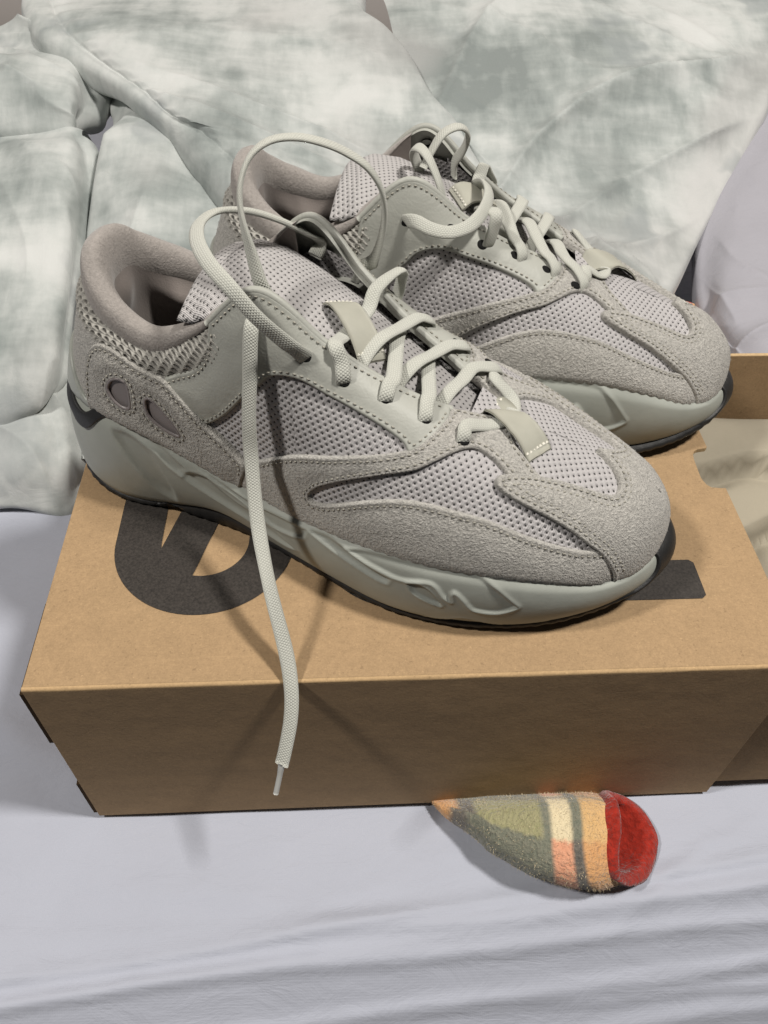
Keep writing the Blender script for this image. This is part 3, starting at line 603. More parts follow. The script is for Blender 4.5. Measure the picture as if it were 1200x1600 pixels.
def extrude(name,poly,fn,t,mat,parent,bev=.0005,edge=None):
    "flat sheet with the given 2D outline; fn maps (a,b,depth) to a point"
    import bmesh
    bm=bmesh.new(); lo=[bm.verts.new(fn(a,b,0)) for a,b in poly]; hi=[bm.verts.new(fn(a,b,t)) for a,b in poly]; n=len(poly)
    bm.faces.new(hi); bm.faces.new(lo[::-1])
    for i in range(n):
        f=bm.faces.new((lo[i],lo[(i+1)%n],hi[(i+1)%n],hi[i])); f.material_index=1 if edge else 0
    bmesh.ops.recalc_face_normals(bm,faces=bm.faces)
    if bev: bmesh.ops.bevel(bm,geom=[e for e in bm.edges if (e.verts[0] in hi)==(e.verts[1] in hi)],offset=bev,segments=2,affect='EDGES',profile=.5)
    me=bpy.data.meshes.new(name); bm.to_mesh(me); bm.free(); me.materials.append(mat)
    if edge: me.materials.append(edge)
    o=bpy.data.objects.new(name,me); C.objects.link(o); o.parent=parent; return o
sleeve=tag(empty('shoe_box'),'brown kraft cardboard shoe box sleeve with big black print under the sneakers','box')
T_=.003
notch=[(.3504,.1446),(.3494,.1437),(.3442,.1428),(.3418,.1412),(.3404,.1385),(.3397,.1344),(.3391,.1207),(.3396,.1178),(.3405,.1150),(.3424,.1128),(.3471,.1121),(.3504,.112)]
top=[(0,.0016),(BL,.0016)]+notch[::-1]+[(BL,BD-.0016),(0,BD-.0016)]
extrude('top_panel',top,lambda a,b,d:(a,b,BH-T_+d),T_,M['card'],sleeve,.0004,M['card_edge'])
extrude('front_panel',[(0,0),(BL-.001,0),(BL-.001,BH-.0016),(0,BH-.0016)],lambda a,b,d:(a,T_-d,b),T_,M['card'],sleeve,.0004,M['card_edge'])
extrude('back_panel',[(0,0),(BL,0),(BL,BH-.0016),(0,BH-.0016)],lambda a,b,d:(a,BD-T_+d,b),T_,M['card'],sleeve,.0004,M['card_edge'])
extrude('bottom_panel',[(0,T_),(BL,T_),(BL,BD-T_),(0,BD-T_)],lambda a,b,d:(a,b,d+.0005),.0025,M['card_in'],sleeve,0)
extrude('end_panel',[(T_,.003),(BD-T_,.003),(BD-T_,BH-T_),(T_,BH-T_)],lambda a,b,d:(.0005+d,a,b),T_,M['card'],sleeve,0)
for yc,sg in ((0,1),(BD,-1)):      # rounded score folds along the long edges
    V=[];k=7;nx=60
    for i in range(nx):
        x=BL*i/(nx-1)*(1 if True else 1); w=.00025*float(vnoise(np.array([[x*60,yc*9]]),4)[0])
        for j in range(k):
            a=math.pi/2*j/(k-1); V.append((x if i<nx-1 else BL-.0005,yc+sg*(.0016-.0016*math.cos(a)-w*math.sin(2*a)),BH-.0016+.0016*math.sin(a)+w*math.sin(2*a)))
    mesh('score_fold',V,grid_faces(nx,k,flip=(sg<0)),M['fold'],sleeve)
for z0,z1 in ((.088,.1345),(.002,.040)):
    extrude('tuck_tab',[(.0012,z0),(.05,z0),(.05,z1),(.0012,z1)],lambda a,b,d:(-.0026+d,a,b),.0022,M['slot'],sleeve,0)
# printed figures, read from the far side of the box
def flat(name,outer,holes,z,mat,parent):
    loops=[np.array(outer)]+[np.array(h) for h in holes]; Q=np.concatenate(loops); E=[];k=0
    for l in loops: m=len(l); E+=[(k+i,k+(i+1)%m) for i in range(m)]; k+=m
    vo,_,fo,_,_,_=delaunay_2d_cdt([Vector(x) for x in Q],E,[],0,1e-7); vo=np.array([tuple(v) for v in vo]); F=[]
    for f in fo:
        c=vo[list(f)].mean(0)[None]
        if inpoly(c,loops[0])[0] and not any(inpoly(c,h)[0] for h in loops[1:]): F.append(f)
    return mesh(name,[(x,y,z) for x,y in vo],F,mat,parent,smooth=False)
def capsule(cx,y0,y1,r,n=40):
    P=[(cx+r*math.cos(a),y0+r+r*math.sin(a)) for a in np.linspace(math.pi,2*math.pi,n)]+[(cx+r*math.cos(a),y1-r+r*math.sin(a)) for a in np.linspace(0,math.pi,n)]; return P
def zero(cx):
    y0,y1=.0370,.2030; out=capsule(cx,y0,y1,.0447); inn=np.array(capsule(cx,y0+.0229,y1-.0229,.0218))
    # slash: band between two slanted lines
    def line(x,c): return c+(x-cx)*3.55
    c1,c2=.0755+.0,.1535
    up=[]; dn=[]
    P=resample(np.concatenate([inn,inn[:1]]),.0006)[:-1]
    lo=[tuple(q) for q in P if q[1]<line(q[0],c1)]; hi=[tuple(q) for q in P if q[1]>line(q[0],c2)]
    def order(A):
        A=np.array(A); i=np.argmax(np.linalg.norm(np.roll(A,-1,0)-A,axis=1)); return [tuple(a) for a in np.roll(A,-(i+1),0)]
    flat('printed_zero',out,[order(lo),order(hi)],BH+.00035,M['ink'],sleeve)
zero(.0712); zero(.1714)
b0,b1,r_=.0387,.0626,.0022
flat('printed_seven',[(.2272,b0),(.3137,b0),(.3160,.0407),(.3160,.0606),(.3138,b1),(.2535,b1),(.2905,.2030),(.2660,.2030),(.2272,b1)],[],BH+.00035,M['ink'],sleeve)
# ---- drawer pulled out to the right ----
drawer=tag(empty('box_drawer',(0,0,0)),'open kraft cardboard drawer sliding out of the box at the right','box')
DX0,DX1=.010,.545; zt=BH-.0035
extrude('front_wall',[(DX0,.006),(DX1,.006),(DX1,zt-.001),(DX0,zt-.001)],lambda a,b,d:(a,.0064-d,b),.0026,M['card_in'],drawer,.0004,M['card_edge'])
extrude('back_wall',[(DX0,.006),(DX1,.006),(DX1,zt+.0005),(DX0,zt+.0005)],lambda a,b,d:(a,BD-.0070+d,b),.0030,M['card'],drawer,.0004,M['card_edge'])
extrude('end_wall',[(.0066,.006),(BD-.0072,.006),(BD-.0072,zt),(.0066,zt)],lambda a,b,d:(DX1-.003+d,a,b),.003,M['card'],drawer,.0004,M['card_edge'])
extrude('floor_panel',[(DX0,.0066),(DX1-.0032,.0066),(DX1-.0032,BD-.0072),(DX0,BD-.0072)],lambda a,b,d:(a,b,.0045+d),.0025,M['card_in'],drawer,0)
# ---- folded dust bag in the drawer ----
M['bag']=m_plain('dust_bag_cloth',(.34,.305,.235),.9,.2,[(1700,.25,.0004),(35,.25,.005)],.03,30,.1)
nx,ny=90,90; X,Y=np.meshgrid(np.linspace(.10,.538,nx),np.linspace(.012,.229,ny),indexing='ij')
def bagz(x,y):
    z=.074+.012*vnoise(np.stack([x,y],1),2,11)+.006*vnoise(np.stack([x,y],1),8,30)
    e=np.minimum.reduce([y-.012,.229-y,.538-x]); z-=.05*(1-np.sqrt(np.clip(1-(1-np.clip(e/.03,0,1))**2,0,1)))
    f=y-.105-.04*np.sin((x-.36)*16); z+=.014*sstep(-.001,.003,f)-.008*np.exp(-(f/.012)**2)*(f<0)
    f2=y-.168+.22*np.abs(x-.398); z+=.013*sstep(-.001,.003,f2)-.006*np.exp(-(f2/.010)**2)*(f2<0); return z
mesh_b=mesh('dust_bag',np.stack([X.ravel(),Y.ravel(),bagz(X.ravel(),Y.ravel())],1),grid_faces(nx,ny),M['bag'])
sol=mesh_b.modifiers.new('thickness','SOLIDIFY'); sol.thickness=.002
tag(mesh_b,'pale olive grey cloth bag folded inside the open drawer','cloth bag')
# ---- fitted sheet over the mattress ----
def m_sheet(name,c):
    t=NT(name,.8,.25,.15); v=t.co(); x,y,z=t.sep(v); a=t.noise(v,26,4); w=t.math('SINE',t.math('MULTIPLY',x,2*math.pi/.0011)); w2=t.math('SINE',t.math('MULTIPLY',y,2*math.pi/.0011))
    f=t.noise(v,300,3,.6); t.col(t.mix(a,dk(c,.95),dk(c,1.04)))
    n1=t.bump(t.math('ADD',w,w2),.06,.0003); n1=t.bump(f,.10,.0008,n1); t.bump(t.noise(t.mapd(v,(1,2.2,1),(0,0,-.1)),34,5,.6,dist=.6),.30,.0045,n1); return t.m
M['sheet']=m_sheet('bed_sheet',(.40,.418,.482))
xs=np.concatenate([np.linspace(-.75,-.22,40,endpoint=False),np.linspace(-.22,.62,281),np.linspace(.625,1.15,40)]); ys=np.concatenate([np.linspace(-.42,-.14,40,endpoint=False),np.linspace(-.14,.26,200),np.linspace(.265,1.25,50)])
X,Y=np.meshgrid(xs,ys,indexing='ij'); x,y=X.ravel(),Y.ravel(); P2=np.stack([x,y],1)
def ridge(x,y,a,b,w,h,skew=0,fade=.06):
    a=np.array(a);b=np.array(b); ab=b-a; L=np.hypot(*ab); t=((x-a[0])*ab[0]+(y-a[1])*ab[1])/L**2; d=((x-a[0])*(-ab[1])+(y-a[1])*ab[0])/L; d=d+.003*np.sin(t*5+a[0]*50)+.001*np.sin(t*17+b[1]*90)
    m=sstep(-fade/L,fade/L,t)*(1-sstep(1-fade/L,1+fade/L,t)); ww=np.where(d>0,w*(1+skew),w*(1-skew)); return h*m*np.exp(-(d/ww)**2)
z=-.0045*np.ones(len(x))+.0022*vnoise(P2,1,9)+.0009*vnoise(P2,2,27)
dx=sstep(.12,.0,np.hypot(np.maximum(np.abs(x-.175)-.175,0),np.maximum(np.abs(y-.12)-.12,0)))
for a,b,w,h,s in (((-.10,-.083),(.62,-.018),.0040,.0052,.55),((-.06,-.094),(.66,-.050),.0032,.0045,.5),((.02,-.104),(.70,-.066),.003,.0042,.5),((-.15,-.060),(.30,-.055),.006,.0030,-.3),((.10,-.070),(.50,-.036),.005,.0034,.4),((.15,-.112),(.6,-.093),.0035,.0045,.5),((-.20,-.118),(.3,-.121),.004,.005,.4),((.22,-.100),(.62,-.078),.0022,.0030,.5),((.25,-.088),(.5,-.066),.002,.0025,.5),((-.13,-.030),(-.03,-.075),.009,.0038,0),((-.05,.02),(-.09,.14),.02,.004,0),((.02,-.035),(.10,-.05),.008,.0022,0),((.13,-.045),(.2,-.028),.005,.0016,0),((.29,-.06),(.36,-.02),.004,.002,0),((-.12,.10),(-.02,.02),.010,.003,0)): z+=ridge(x,y,a,b,w,h*(.62+.3*math.sin(a[0]*91)),s)
fall=np.clip(-.090+.10*(x+.03)-y,0,1); z-=1.5*fall**1.12
z-=.0028*dx*sstep(-.1,.1,z+.05)*0
inb=(x>-.01)&(x<.56)&(y>-.008)&(y<.25); z=np.where(inb,np.minimum(z,-.0008),z); z=np.where(y>.3,np.minimum(z,0),z)
sheet=mesh('bed_sheet',np.stack([x,y,z],1),grid_faces(len(xs),len(ys)),M['sheet']); sheet['kind']='structure'; sheet['label']='white lavender tinted fitted sheet with long wrinkles at the front'
M['wall']=m_plain('wall_paint',(.42,.385,.36),.9,.2,[(200,.1,.001)],.02,5)
wl=mesh('wall',[(-2.2,1.32,-.5),(2.6,1.32,-.5),(2.6,1.32,1.9),(-2.2,1.32,1.9)],[(0,1,2,3)],M['wall'],smooth=False); wl['kind']='structure'
# ---- duvet ----
def m_duvet():
    t=NT('watercolour_duvet',.82,.22,.2); v=t.co(); wv=t.n('ShaderNodeVectorMath'); wv.operation='ADD'; t.l(v,wv.inputs[0])
    nz=t.n('ShaderNodeTexNoise'); nz.inputs['Scale'].default_value=7; nz.inputs['Detail'].default_value=4; t.l(v,nz.inputs['Vector'])
    sc=t.n('ShaderNodeVectorMath'); sc.operation='SCALE'; sc.inputs['Scale'].default_value=.14; t.l(nz.outputs['Color'],sc.inputs[0]); t.l(sc.outputs[0],wv.inputs[1]); w=wv.outputs[0]
    a=t.noise(w,7.5,2,.5); b=t.noise(w,17,3,.55); c=t.noise(v,4.0,2); st=t.noise(t.mapd(v,(2.2,.7,.7),(0,0,.5)),30,4,.6); st2=t.noise(t.mapd(v,(.6,2.4,2.4),(0,0,.2)),26,4,.6)
    f=t.math('ADD',t.math('MULTIPLY',a,.52),t.math('ADD',t.math('MULTIPLY',b,.20),t.math('ADD',t.math('MULTIPLY',st,.15),t.math('MULTIPLY',st2,.13))))
    k=t.ramp(f,[(.39,(.215,.24,.233)),(.445,(.305,.333,.322)),(.495,(.412,.438,.425)),(.54,(.51,.53,.515)),(.60,(.57,.583,.57))])
    pk=t.ramp(c,[(.50,0.0),(.62,1.0)]); k=t.mix(t.math('MULTIPLY',pk,.4),k,(.47,.455,.445)); pl=t.ramp(t.noise(w,9,3),[(.56,0.0),(.60,.0),(.66,1.0)]); k=t.mix(t.math('MULTIPLY',pl,.5),k,(.26,.285,.29))
    t.col(k); h=t.noise(t.mapd(v,(1,1,1)),30,5,.62,dist=.9); n1=t.bump(t.noise(v,900,2),.08,.0004); t.bump(h,.26,.005,n1); return t.m
M['duvet']=m_duvet(); M['reverse']=m_sheet('duvet_reverse',(.345,.34,.375))
# each fold of the duvet: a net of points in metres, rows from the far side to the near side
FOLD=dict(
 P1=[[(-0.182,0.84,0.205),(-0.114,0.86,0.212),(0.003,0.86,0.219),(0.093,0.84,0.219),(0.168,0.8,0.218)],[(-0.154,0.74,0.197),(-0.095,0.77,0.195),(0.01,0.77,0.198),(0.095,0.75,0.199),(0.156,0.72,0.205)],[(-0.121,0.66,0.193),(-0.064,0.67,0.196),(0.018,0.68,0.191),(0.109,0.68,0.189),(0.179,0.67,0.2)],[(-0.08,0.615,0.184),(-0.038,0.61,0.188),(0.034,0.62,0.18),(0.127,0.62,0.175),(0.204,0.62,0.184)],[(-0.03,0.555,0.181),(0.002,0.55,0.178),(0.06,0.555,0.169),(0.138,0.56,0.162),(0.225,0.575,0.17)],[(0.0,0.52,0.173),(0.032,0.51,0.171),(0.084,0.515,0.158),(0.16,0.52,0.151),(0.239,0.54,0.162)],[(0.033,0.49,0.167),(0.064,0.485,0.158),(0.111,0.48,0.144),(0.181,0.48,0.133),(0.247,0.5,0.151)],[(0.077,0.43,0.152),(0.107,0.42,0.141),(0.152,0.42,0.13),(0.21,0.42,0.119),(0.265,0.45,0.131)]],
 P2=[[(-0.103,0.72,0.148),(-0.065,0.69,0.151),(-0.003,0.63,0.137),(0.048,0.58,0.128)],[(-0.074,0.635,0.146),(-0.043,0.615,0.153),(0.009,0.575,0.141),(0.055,0.55,0.129)],[(-0.06,0.585,0.143),(-0.028,0.57,0.152),(0.013,0.545,0.143),(0.059,0.52,0.131)],[(-0.062,0.545,0.137),(-0.027,0.525,0.144),(0.021,0.5,0.129),(0.082,0.47,0.115)],[(-0.072,0.485,0.114),(-0.031,0.455,0.129),(0.027,0.43,0.12),(0.099,0.4,0.097)],[(-0.08,0.4,0.068),(-0.036,0.375,0.09),(0.021,0.36,0.094),(0.1,0.34,0.083)],[(-0.081,0.345,0.032),(-0.04,0.32,0.051),(0.019,0.3,0.066),(0.101,0.29,0.061)],[(-0.083,0.295,-0.007),(-0.039,0.27,0.016),(0.016,0.262,0.023),(0.099,0.262,0.021)]],
 P3=[[(-0.275,0.56,0.127),(-0.205,0.56,0.135),(-0.14,0.555,0.142),(-0.1,0.55,0.15),(-0.08,0.54,0.149)],[(-0.257,0.5,0.118),(-0.186,0.49,0.128),(-0.129,0.485,0.136),(-0.092,0.485,0.139),(-0.071,0.5,0.129)],[(-0.24,0.43,0.098),(-0.171,0.42,0.109),(-0.123,0.415,0.115),(-0.088,0.415,0.115),(-0.072,0.43,0.103)],[(-0.225,0.36,0.073),(-0.159,0.35,0.085),(-0.118,0.345,0.088),(-0.087,0.345,0.088),(-0.075,0.36,0.074)],[(-0.221,0.315,0.046),(-0.156,0.305,0.056),(-0.114,0.3,0.062),(-0.085,0.3,0.068),(-0.072,0.315,0.062)],[(-0.222,0.29,0.022),(-0.162,0.285,0.022),(-0.125,0.28,0.029),(-0.101,0.285,0.04),(-0.087,0.295,0.047)]],
 P4=[[(-0.332,0.75,0.158),(-0.249,0.74,0.165),(-0.195,0.73,0.166),(-0.145,0.71,0.171),(-0.111,0.69,0.166)],[(-0.311,0.69,0.154),(-0.232,0.68,0.161),(-0.18,0.67,0.165),(-0.128,0.655,0.164),(-0.086,0.65,0.162)],[(-0.292,0.63,0.147),(-0.217,0.62,0.151),(-0.167,0.61,0.155),(-0.112,0.6,0.159),(-0.084,0.6,0.152)],[(-0.283,0.585,0.131),(-0.211,0.58,0.136),(-0.162,0.575,0.141),(-0.114,0.57,0.146),(-0.1,0.575,0.139)],[(-0.281,0.56,0.113),(-0.211,0.56,0.119),(-0.165,0.56,0.122),(-0.117,0.56,0.127),(-0.097,0.565,0.122)]],
 P5=[[(-0.227,0.3,0.019),(-0.154,0.295,0.026),(-0.11,0.29,0.039),(-0.086,0.31,0.047),(-0.07,0.33,0.056)],[(-0.215,0.27,0.021),(-0.145,0.265,0.027),(-0.097,0.26,0.041),(-0.078,0.28,0.035),(-0.065,0.3,0.036)],[(-0.209,0.248,0.015),(-0.142,0.245,0.02),(-0.096,0.242,0.029),(-0.073,0.255,0.022),(-0.061,0.27,0.017)],[(-0.209,0.237,0.008),(-0.144,0.236,0.007),(-0.097,0.235,0.005),(-0.071,0.235,-0.001),(-0.059,0.245,0.004)]],
 P6=[[(0.169,0.84,0.208),(0.268,0.86,0.211),(0.395,0.86,0.218),(0.523,0.85,0.216),(0.655,0.82,0.218)],[(0.192,0.74,0.194),(0.272,0.76,0.195),(0.381,0.77,0.196),(0.501,0.76,0.197),(0.608,0.74,0.203)],[(0.204,0.66,0.179),(0.276,0.67,0.179),(0.365,0.675,0.181),(0.473,0.67,0.18),(0.574,0.66,0.175)],[(0.237,0.575,0.162),(0.285,0.585,0.161),(0.359,0.595,0.16),(0.451,0.595,0.158),(0.547,0.6,0.156)],[(0.244,0.55,0.152),(0.291,0.53,0.144),(0.352,0.535,0.136),(0.43,0.535,0.13),(0.515,0.55,0.126)],[(0.259,0.49,0.128),(0.297,0.475,0.124),(0.349,0.475,0.118),(0.407,0.475,0.112),(0.476,0.49,0.101)],[(0.268,0.42,0.113),(0.304,0.41,0.113),(0.342,0.41,0.107),(0.386,0.41,0.103),(0.433,0.42,0.094)],[(0.278,0.37,0.102),(0.308,0.365,0.099),(0.34,0.365,0.096),(0.374,0.365,0.094),(0.403,0.37,0.092)],[(0.276,0.32,0.095),(0.305,0.315,0.092),(0.335,0.315,0.089),(0.363,0.315,0.089),(0.381,0.32,0.088)]],
 P7=[[(0.596,0.66,0.17),(0.635,0.66,0.17),(0.701,0.66,0.17)],[(0.551,0.59,0.142),(0.595,0.58,0.141),(0.667,0.58,0.135)],[(0.493,0.51,0.106),(0.532,0.48,0.109),(0.595,0.47,0.102)],[(0.467,0.46,0.086),(0.498,0.42,0.094),(0.564,0.41,0.087)],[(0.453,0.41,0.075),(0.475,0.365,0.086),(0.547,0.36,0.076)],[(0.442,0.355,0.074),(0.458,0.32,0.087),(0.52,0.31,0.087)],[(0.436,0.31,0.076),(0.454,0.29,0.082),(0.508,0.28,0.086)]])
def cloth_fold(name,key,nr,nc,seed,ang,mat,curl='',puff=.006,amp=1.0,rad=.012,seam=None,label=None):
    Gd=np.array(FOLD[key]); R0=np.stack([catmull(Gd[:,j],nr) for j in range(Gd.shape[1])],1); Q=np.stack([catmull(R0[i],nc) for i in range(nr)],0)
    def normals(Q):
        dr=np.gradient(Q,axis=0); dc=np.gradient(Q,axis=1); n=np.cross(dr,dc); n/=np.linalg.norm(n,axis=2,keepdims=True)+1e-12; return n*np.sign(n[...,2:].mean())
    n=normals(Q); rr,cc=np.meshgrid(np.linspace(0,1,nr),np.linspace(0,1,nc),indexing='ij'); Lr=np.linalg.norm(np.diff(Q,axis=0),axis=2).sum(0).mean(); Lc=np.linalg.norm(np.diff(Q,axis=1),axis=2).sum(1).mean()
    X=np.stack([cc.ravel()*Lc,rr.ravel()*Lr],1); rg=lambda q:1-np.abs(q); c_,s_=math.cos(ang),math.sin(ang); W=X+.035*np.stack([vnoise(X,seed+1,8),vnoise(X,seed+2,8)],1); A=W@np.array([[c_,-s_],[s_,c_]]); B_=W@np.array([[c_,s_],[-s_,c_]])
    h=.013*rg(vnoise(A*[.30,1.0],seed,7.5))**2+.0065*rg(vnoise(B_*[.22,1.0],seed+5,16))**3+.0018*rg(vnoise(A*[.25,1.0],seed+7,36))**4-.0075
    mask=vnoise(W,seed+11,6)*.5+.65; h=h*np.clip(mask,.15,1.1)
    h=h.reshape(nr,nc)*amp+puff*np.sin(math.pi*cc)**.6*np.sin(math.pi*np.clip(rr,.03,.97))**.5
    if seam is not None:
        g=(cc-seam)*Lc; h+=-.0035*np.exp(-(g/.003)**2)+.0025*np.exp(-((g+.006)/.005)**2)+.0016*np.sin(rr*Lr*2*math.pi/.021+3*vnoise(X,seed+13,20).reshape(nr,nc))*np.exp(-((g-.006)/.016)**2)
    fe=np.ones_like(h)
    for k_,q_ in (('l',cc*Lc),('r',(1-cc)*Lc),('t',rr*Lr),('b',(1-rr)*Lr)):
        if k_ in curl: fe*=.12+.88*sstep(0,.035,q_)
    Q0=Q; Q=Q+n*(h*fe)[...,None]; V=[Q.reshape(-1,3)]; F=grid_faces(nr,nc,flip=True); k0=nr*nc
    def sm(v,k=9):
        w=np.ones(2*k+1)/(2*k+1); p=np.concatenate([np.repeat(v[:1],k,0),v,np.repeat(v[-1:],k,0)]); p=np.stack([np.convolve(p[:,i],w,'valid') for i in range(3)],1); return p/np.linalg.norm(p,axis=1,keepdims=True)
    for k_,ax,end in (('l',1,0),('r',1,1),('t',0,0),('b',0,1)):
        if k_ not in curl: continue
        E=np.take(Q,-1 if end else 0,ax); E0=np.take(Q0,-1 if end else 0,ax); I=np.take(Q0,-12 if end else 11,ax); nn=sm(np.take(n,-1 if end else 0,ax)); o=sm(E0-I); o=o-(o*nn).sum(1,keepdims=True)*nn; o/=np.linalg.norm(o,axis=1,keepdims=True); t_=np.linspace(0,1,len(E)); rv=(rad*(1+.25*np.sin(t_*9+seed)+.15*np.sin(t_*23+seed*2)))[:,None]; ex=[E]
        for th in np.radians([15,30,45,60,75,90,105,120,135,150,168]): ex.append(E+o*rv*math.sin(th)-nn*rv*1.15*(1-math.cos(th)))
        ex.append(ex[-1]-o*.016-nn*.004); ex.append(ex[-1]-o*.03+np.array([0,0,-.02]))
        S_=np.stack(ex,1); V.append(S_.reshape(-1,3)); m_=S_.shape[1]; fl=(ax==1)==(end==1); F+=[tuple(k0+x for x in f) for f in grid_faces(len(E),m_,flip=(fl if ax==1 else not fl) if False else (k_ in 'rt'))]; k0+=S_.shape[0]*m_
    o_=mesh(name,np.concatenate(V)-np.array([.1,.5,0]),F,mat,duvet,label=label)
    import bmesh
    bm=bmesh.new(); bm.from_mesh(o_.data); bmesh.ops.remove_doubles(bm,verts=bm.verts,dist=1e-6); bmesh.ops.recalc_face_normals(bm,faces=bm.faces); bm.to_mesh(o_.data); bm.free(); return o_
duvet=tag(empty('duvet',(.1,.5,0)),'puffy watercolour grey green and white duvet bunched behind the shoes','duvet')
cloth_fold('fold','P4',110,130,41,.25,M['duvet'],'rb',.006,2.3)
cloth_fold('fold','P2',150,110,21,1.25,M['duvet'],'l',.008,1.7)
cloth_fold('fold','P6',190,190,61,.75,M['duvet'],'r',.010,2.1)
cloth_fold('fold','P1',190,190,12,-.6,M['duvet'],'lbr',.010,1.6,.013,.055)
cloth_fold('fold','P5',80,110,51,.9,M['duvet'],'br',.004,1.9,.010)
cloth_fold('fold','P3',140,130,31,1.3,M['duvet'],'rbt',.008,1.4)
cloth_fold('reverse_side','P7',140,100,71,.9,M['reverse'],'l',.008,1.3,label='plain lavender grey reverse side of the duvet at the right')
# ---- plaid fleece ----
def m_plaid(name,sc=1.0):
    t=NT(name,.95,.1,.3); x,y,_=t.sep(t.co('UV')); nz=t.math('MULTIPLY',t.math('SUBTRACT',t.noise(t.co(),260,3),.5),.10)
    def band(q,stops):
        f=t.math('FRACT',t.math('ADD',t.math('MULTIPLY',q,sc),nz if False else t.math('MULTIPLY',nz,.12))); o=t.n('ShaderNodeValToRGB'); o.color_ramp.interpolation='LINEAR'; e=o.color_ramp.elements
        while len(e)<len(stops)*2: e.new(.5)
        ps=[]
        for i,(p,c) in enumerate(stops):
            nx_=stops[i+1][0] if i+1<len(stops) else 1.0
            ps+=[(p+.012,c),(nx_-.012,c)]
        for q_,(p,c) in zip(e,ps): q_.position=p; q_.color=c+(1,)
        t.l(f,o.inputs[0]); return o.outputs[0]
    GR,OL,CR,SA,BK,OR,RD,YO=(.105,.13,.10),(.27,.27,.13),(.72,.62,.40),(.70,.30,.17),(.045,.05,.055),(.62,.30,.10),(.45,.03,.015),(.66,.40,.15)
    A=band(x,[(0,OR),(.13,BK),(.20,OL),(.50,GR),(.545,CR),(.655,GR),(.72,YO),(.95,RD)]); B=band(x,[(0,OR),(.10,BK),(.16,GR),(.50,GR),(.545,SA),(.655,BK),(.72,OR),(.95,RD)])
    yy=t.math('ADD',y,nz); yk=t.ramp(yy,[(.27,1.0),(.31,0.0),(.64,0.0),(.68,1.0)]); c=t.mix(yk,A,B); y2=t.ramp(yy,[(.30,0.0),(.31,1.0),(.34,1.0),(.36,0.0)]); c=t.mix(t.math('MULTIPLY',y2,.55),c,BK)
    k=t.noise(t.co(),420,3,.6); c=t.mix(t.math('MULTIPLY',k,.35),c,(.6,.5,.38)); t.col(c); t.bump(k,.9,.0022); return t.m
M['plaid_fibre']=m_plain('fleece_fibre',(.50,.42,.28),.95,.1,[],.5,90); M['plaid']=m_plaid('plaid_fleece'); M['red']=m_plain('red_fleece',(.30,.022,.012),.95,.1,[(420,.9,.002)],.3,300,.3)
sock=tag(empty('plaid_slipper',(.25,-.025,0)),'plaid fleece slipper with red lining poking out under the front of the box','slipper')
ax=np.linspace(0,1,70); V=[];UV=[]; nn=40
cxs=.188+.100*ax
yb=np.interp(ax,[0,.12,.28,.5,.72,.86,1],[-.001,-.015,-.033,-.047,-.0535,-.0550,-.051]); yt=np.interp(ax,[0,.2,.5,.8,.93,1],[.004,.0045,.0045,.004,.003,-.003]); zh=np.interp(ax,[0,.12,.3,.55,.8,1],[.012,.020,.029,.037,.040,.035])
for i,a in enumerate(ax):
    for k in range(nn):
        th=2*math.pi*k/nn; c_,s_=math.cos(th),math.sin(th); yy=(yb[i]+yt[i])/2-(yt[i]-yb[i])/2*np.sign(c_)*abs(c_)**.85; z=zh[i]*.5+zh[i]*.5*np.sign(s_)*abs(s_)**.8
        xx=cxs[i]+a**3*(.012-.029*(z/.034))-.005*a**3*c_+.008*a**3*(1-c_*c_); 
        z=z*min(1.0,max(.06,(.003-yy)/.020))**.7; V.append((xx-.25,min(yy,.0035)+.025,z-.0012)); UV.append((.02+a*.86,.5+.5*c_*.9*(.5 if s_<0 else 1)))
F=[]
for i in range(69):
    for k in range(nn): a=i*nn+k; b=i*nn+(k+1)%nn; F.append((a,a+nn,b+nn,b))
V=np.array(V); Vw=V+.0011*np.stack([vnoise(V[:,[0,1]],1,70),vnoise(V[:,[1,2]],2,70),vnoise(V[:,[0,2]],3,70)],1); mesh('outer_fleece',Vw,F,M['plaid'],sock,uv=UV)
# red rolled rim and lining
rim=V[69*nn:70*nn]; P=np.concatenate([rim,rim[:3]]); cc=rim.mean(0); V2=[]; F2=[]; rs=[]
prof=[(.000,-.003),(.0016,-.001),(.0030,.001),(.0030,.0032),(.0010,.0048),(-.0025,.0044),(-.0048,.001)]
for o_,a_ in prof:
    rr=rim-cc; ln=np.linalg.norm(rr[:,1:],axis=1,keepdims=True); q=rim+np.concatenate([np.zeros((nn,1)),rr[:,1:]/ln],1)*o_*np.clip(ln/.014,.3,1.0); q[:,0]+=a_; q[:,1]=np.minimum(q[:,1],.0245); q[:,2]=np.maximum(q[:,2],-.001); rs.append(q)
for i_,k_ in ((66,.80),(61,.80),(54,.80),(46,.78),(38,.74),(32,.5)):
    q=V[i_*nn:(i_+1)*nn]; c0=q.mean(0); q=c0+(q-c0)*k_; rs.append(q)
prof=rs
V2=np.concatenate(rs); V2=V2+.0009*np.stack([vnoise(V2[:,[0,1]],5,120),vnoise(V2[:,[1,2]],6,120),vnoise(V2[:,[0,2]],7,120)],1)
for i in range(len(prof)-1):
    for k in range(nn): a=i*nn+k; b=i*nn+(k+1)%nn; F2.append((a,a+nn,b+nn,b))
fuzz('fleece_fibres',[o_ for o_ in sock.children if o_.name.startswith('outer')],4500,.0013,M['plaid_fibre'],sock,w=.00016); mesh('red_lining',V2,F2,M['red'],sock,label='fuzzy red lining with rolled rim')
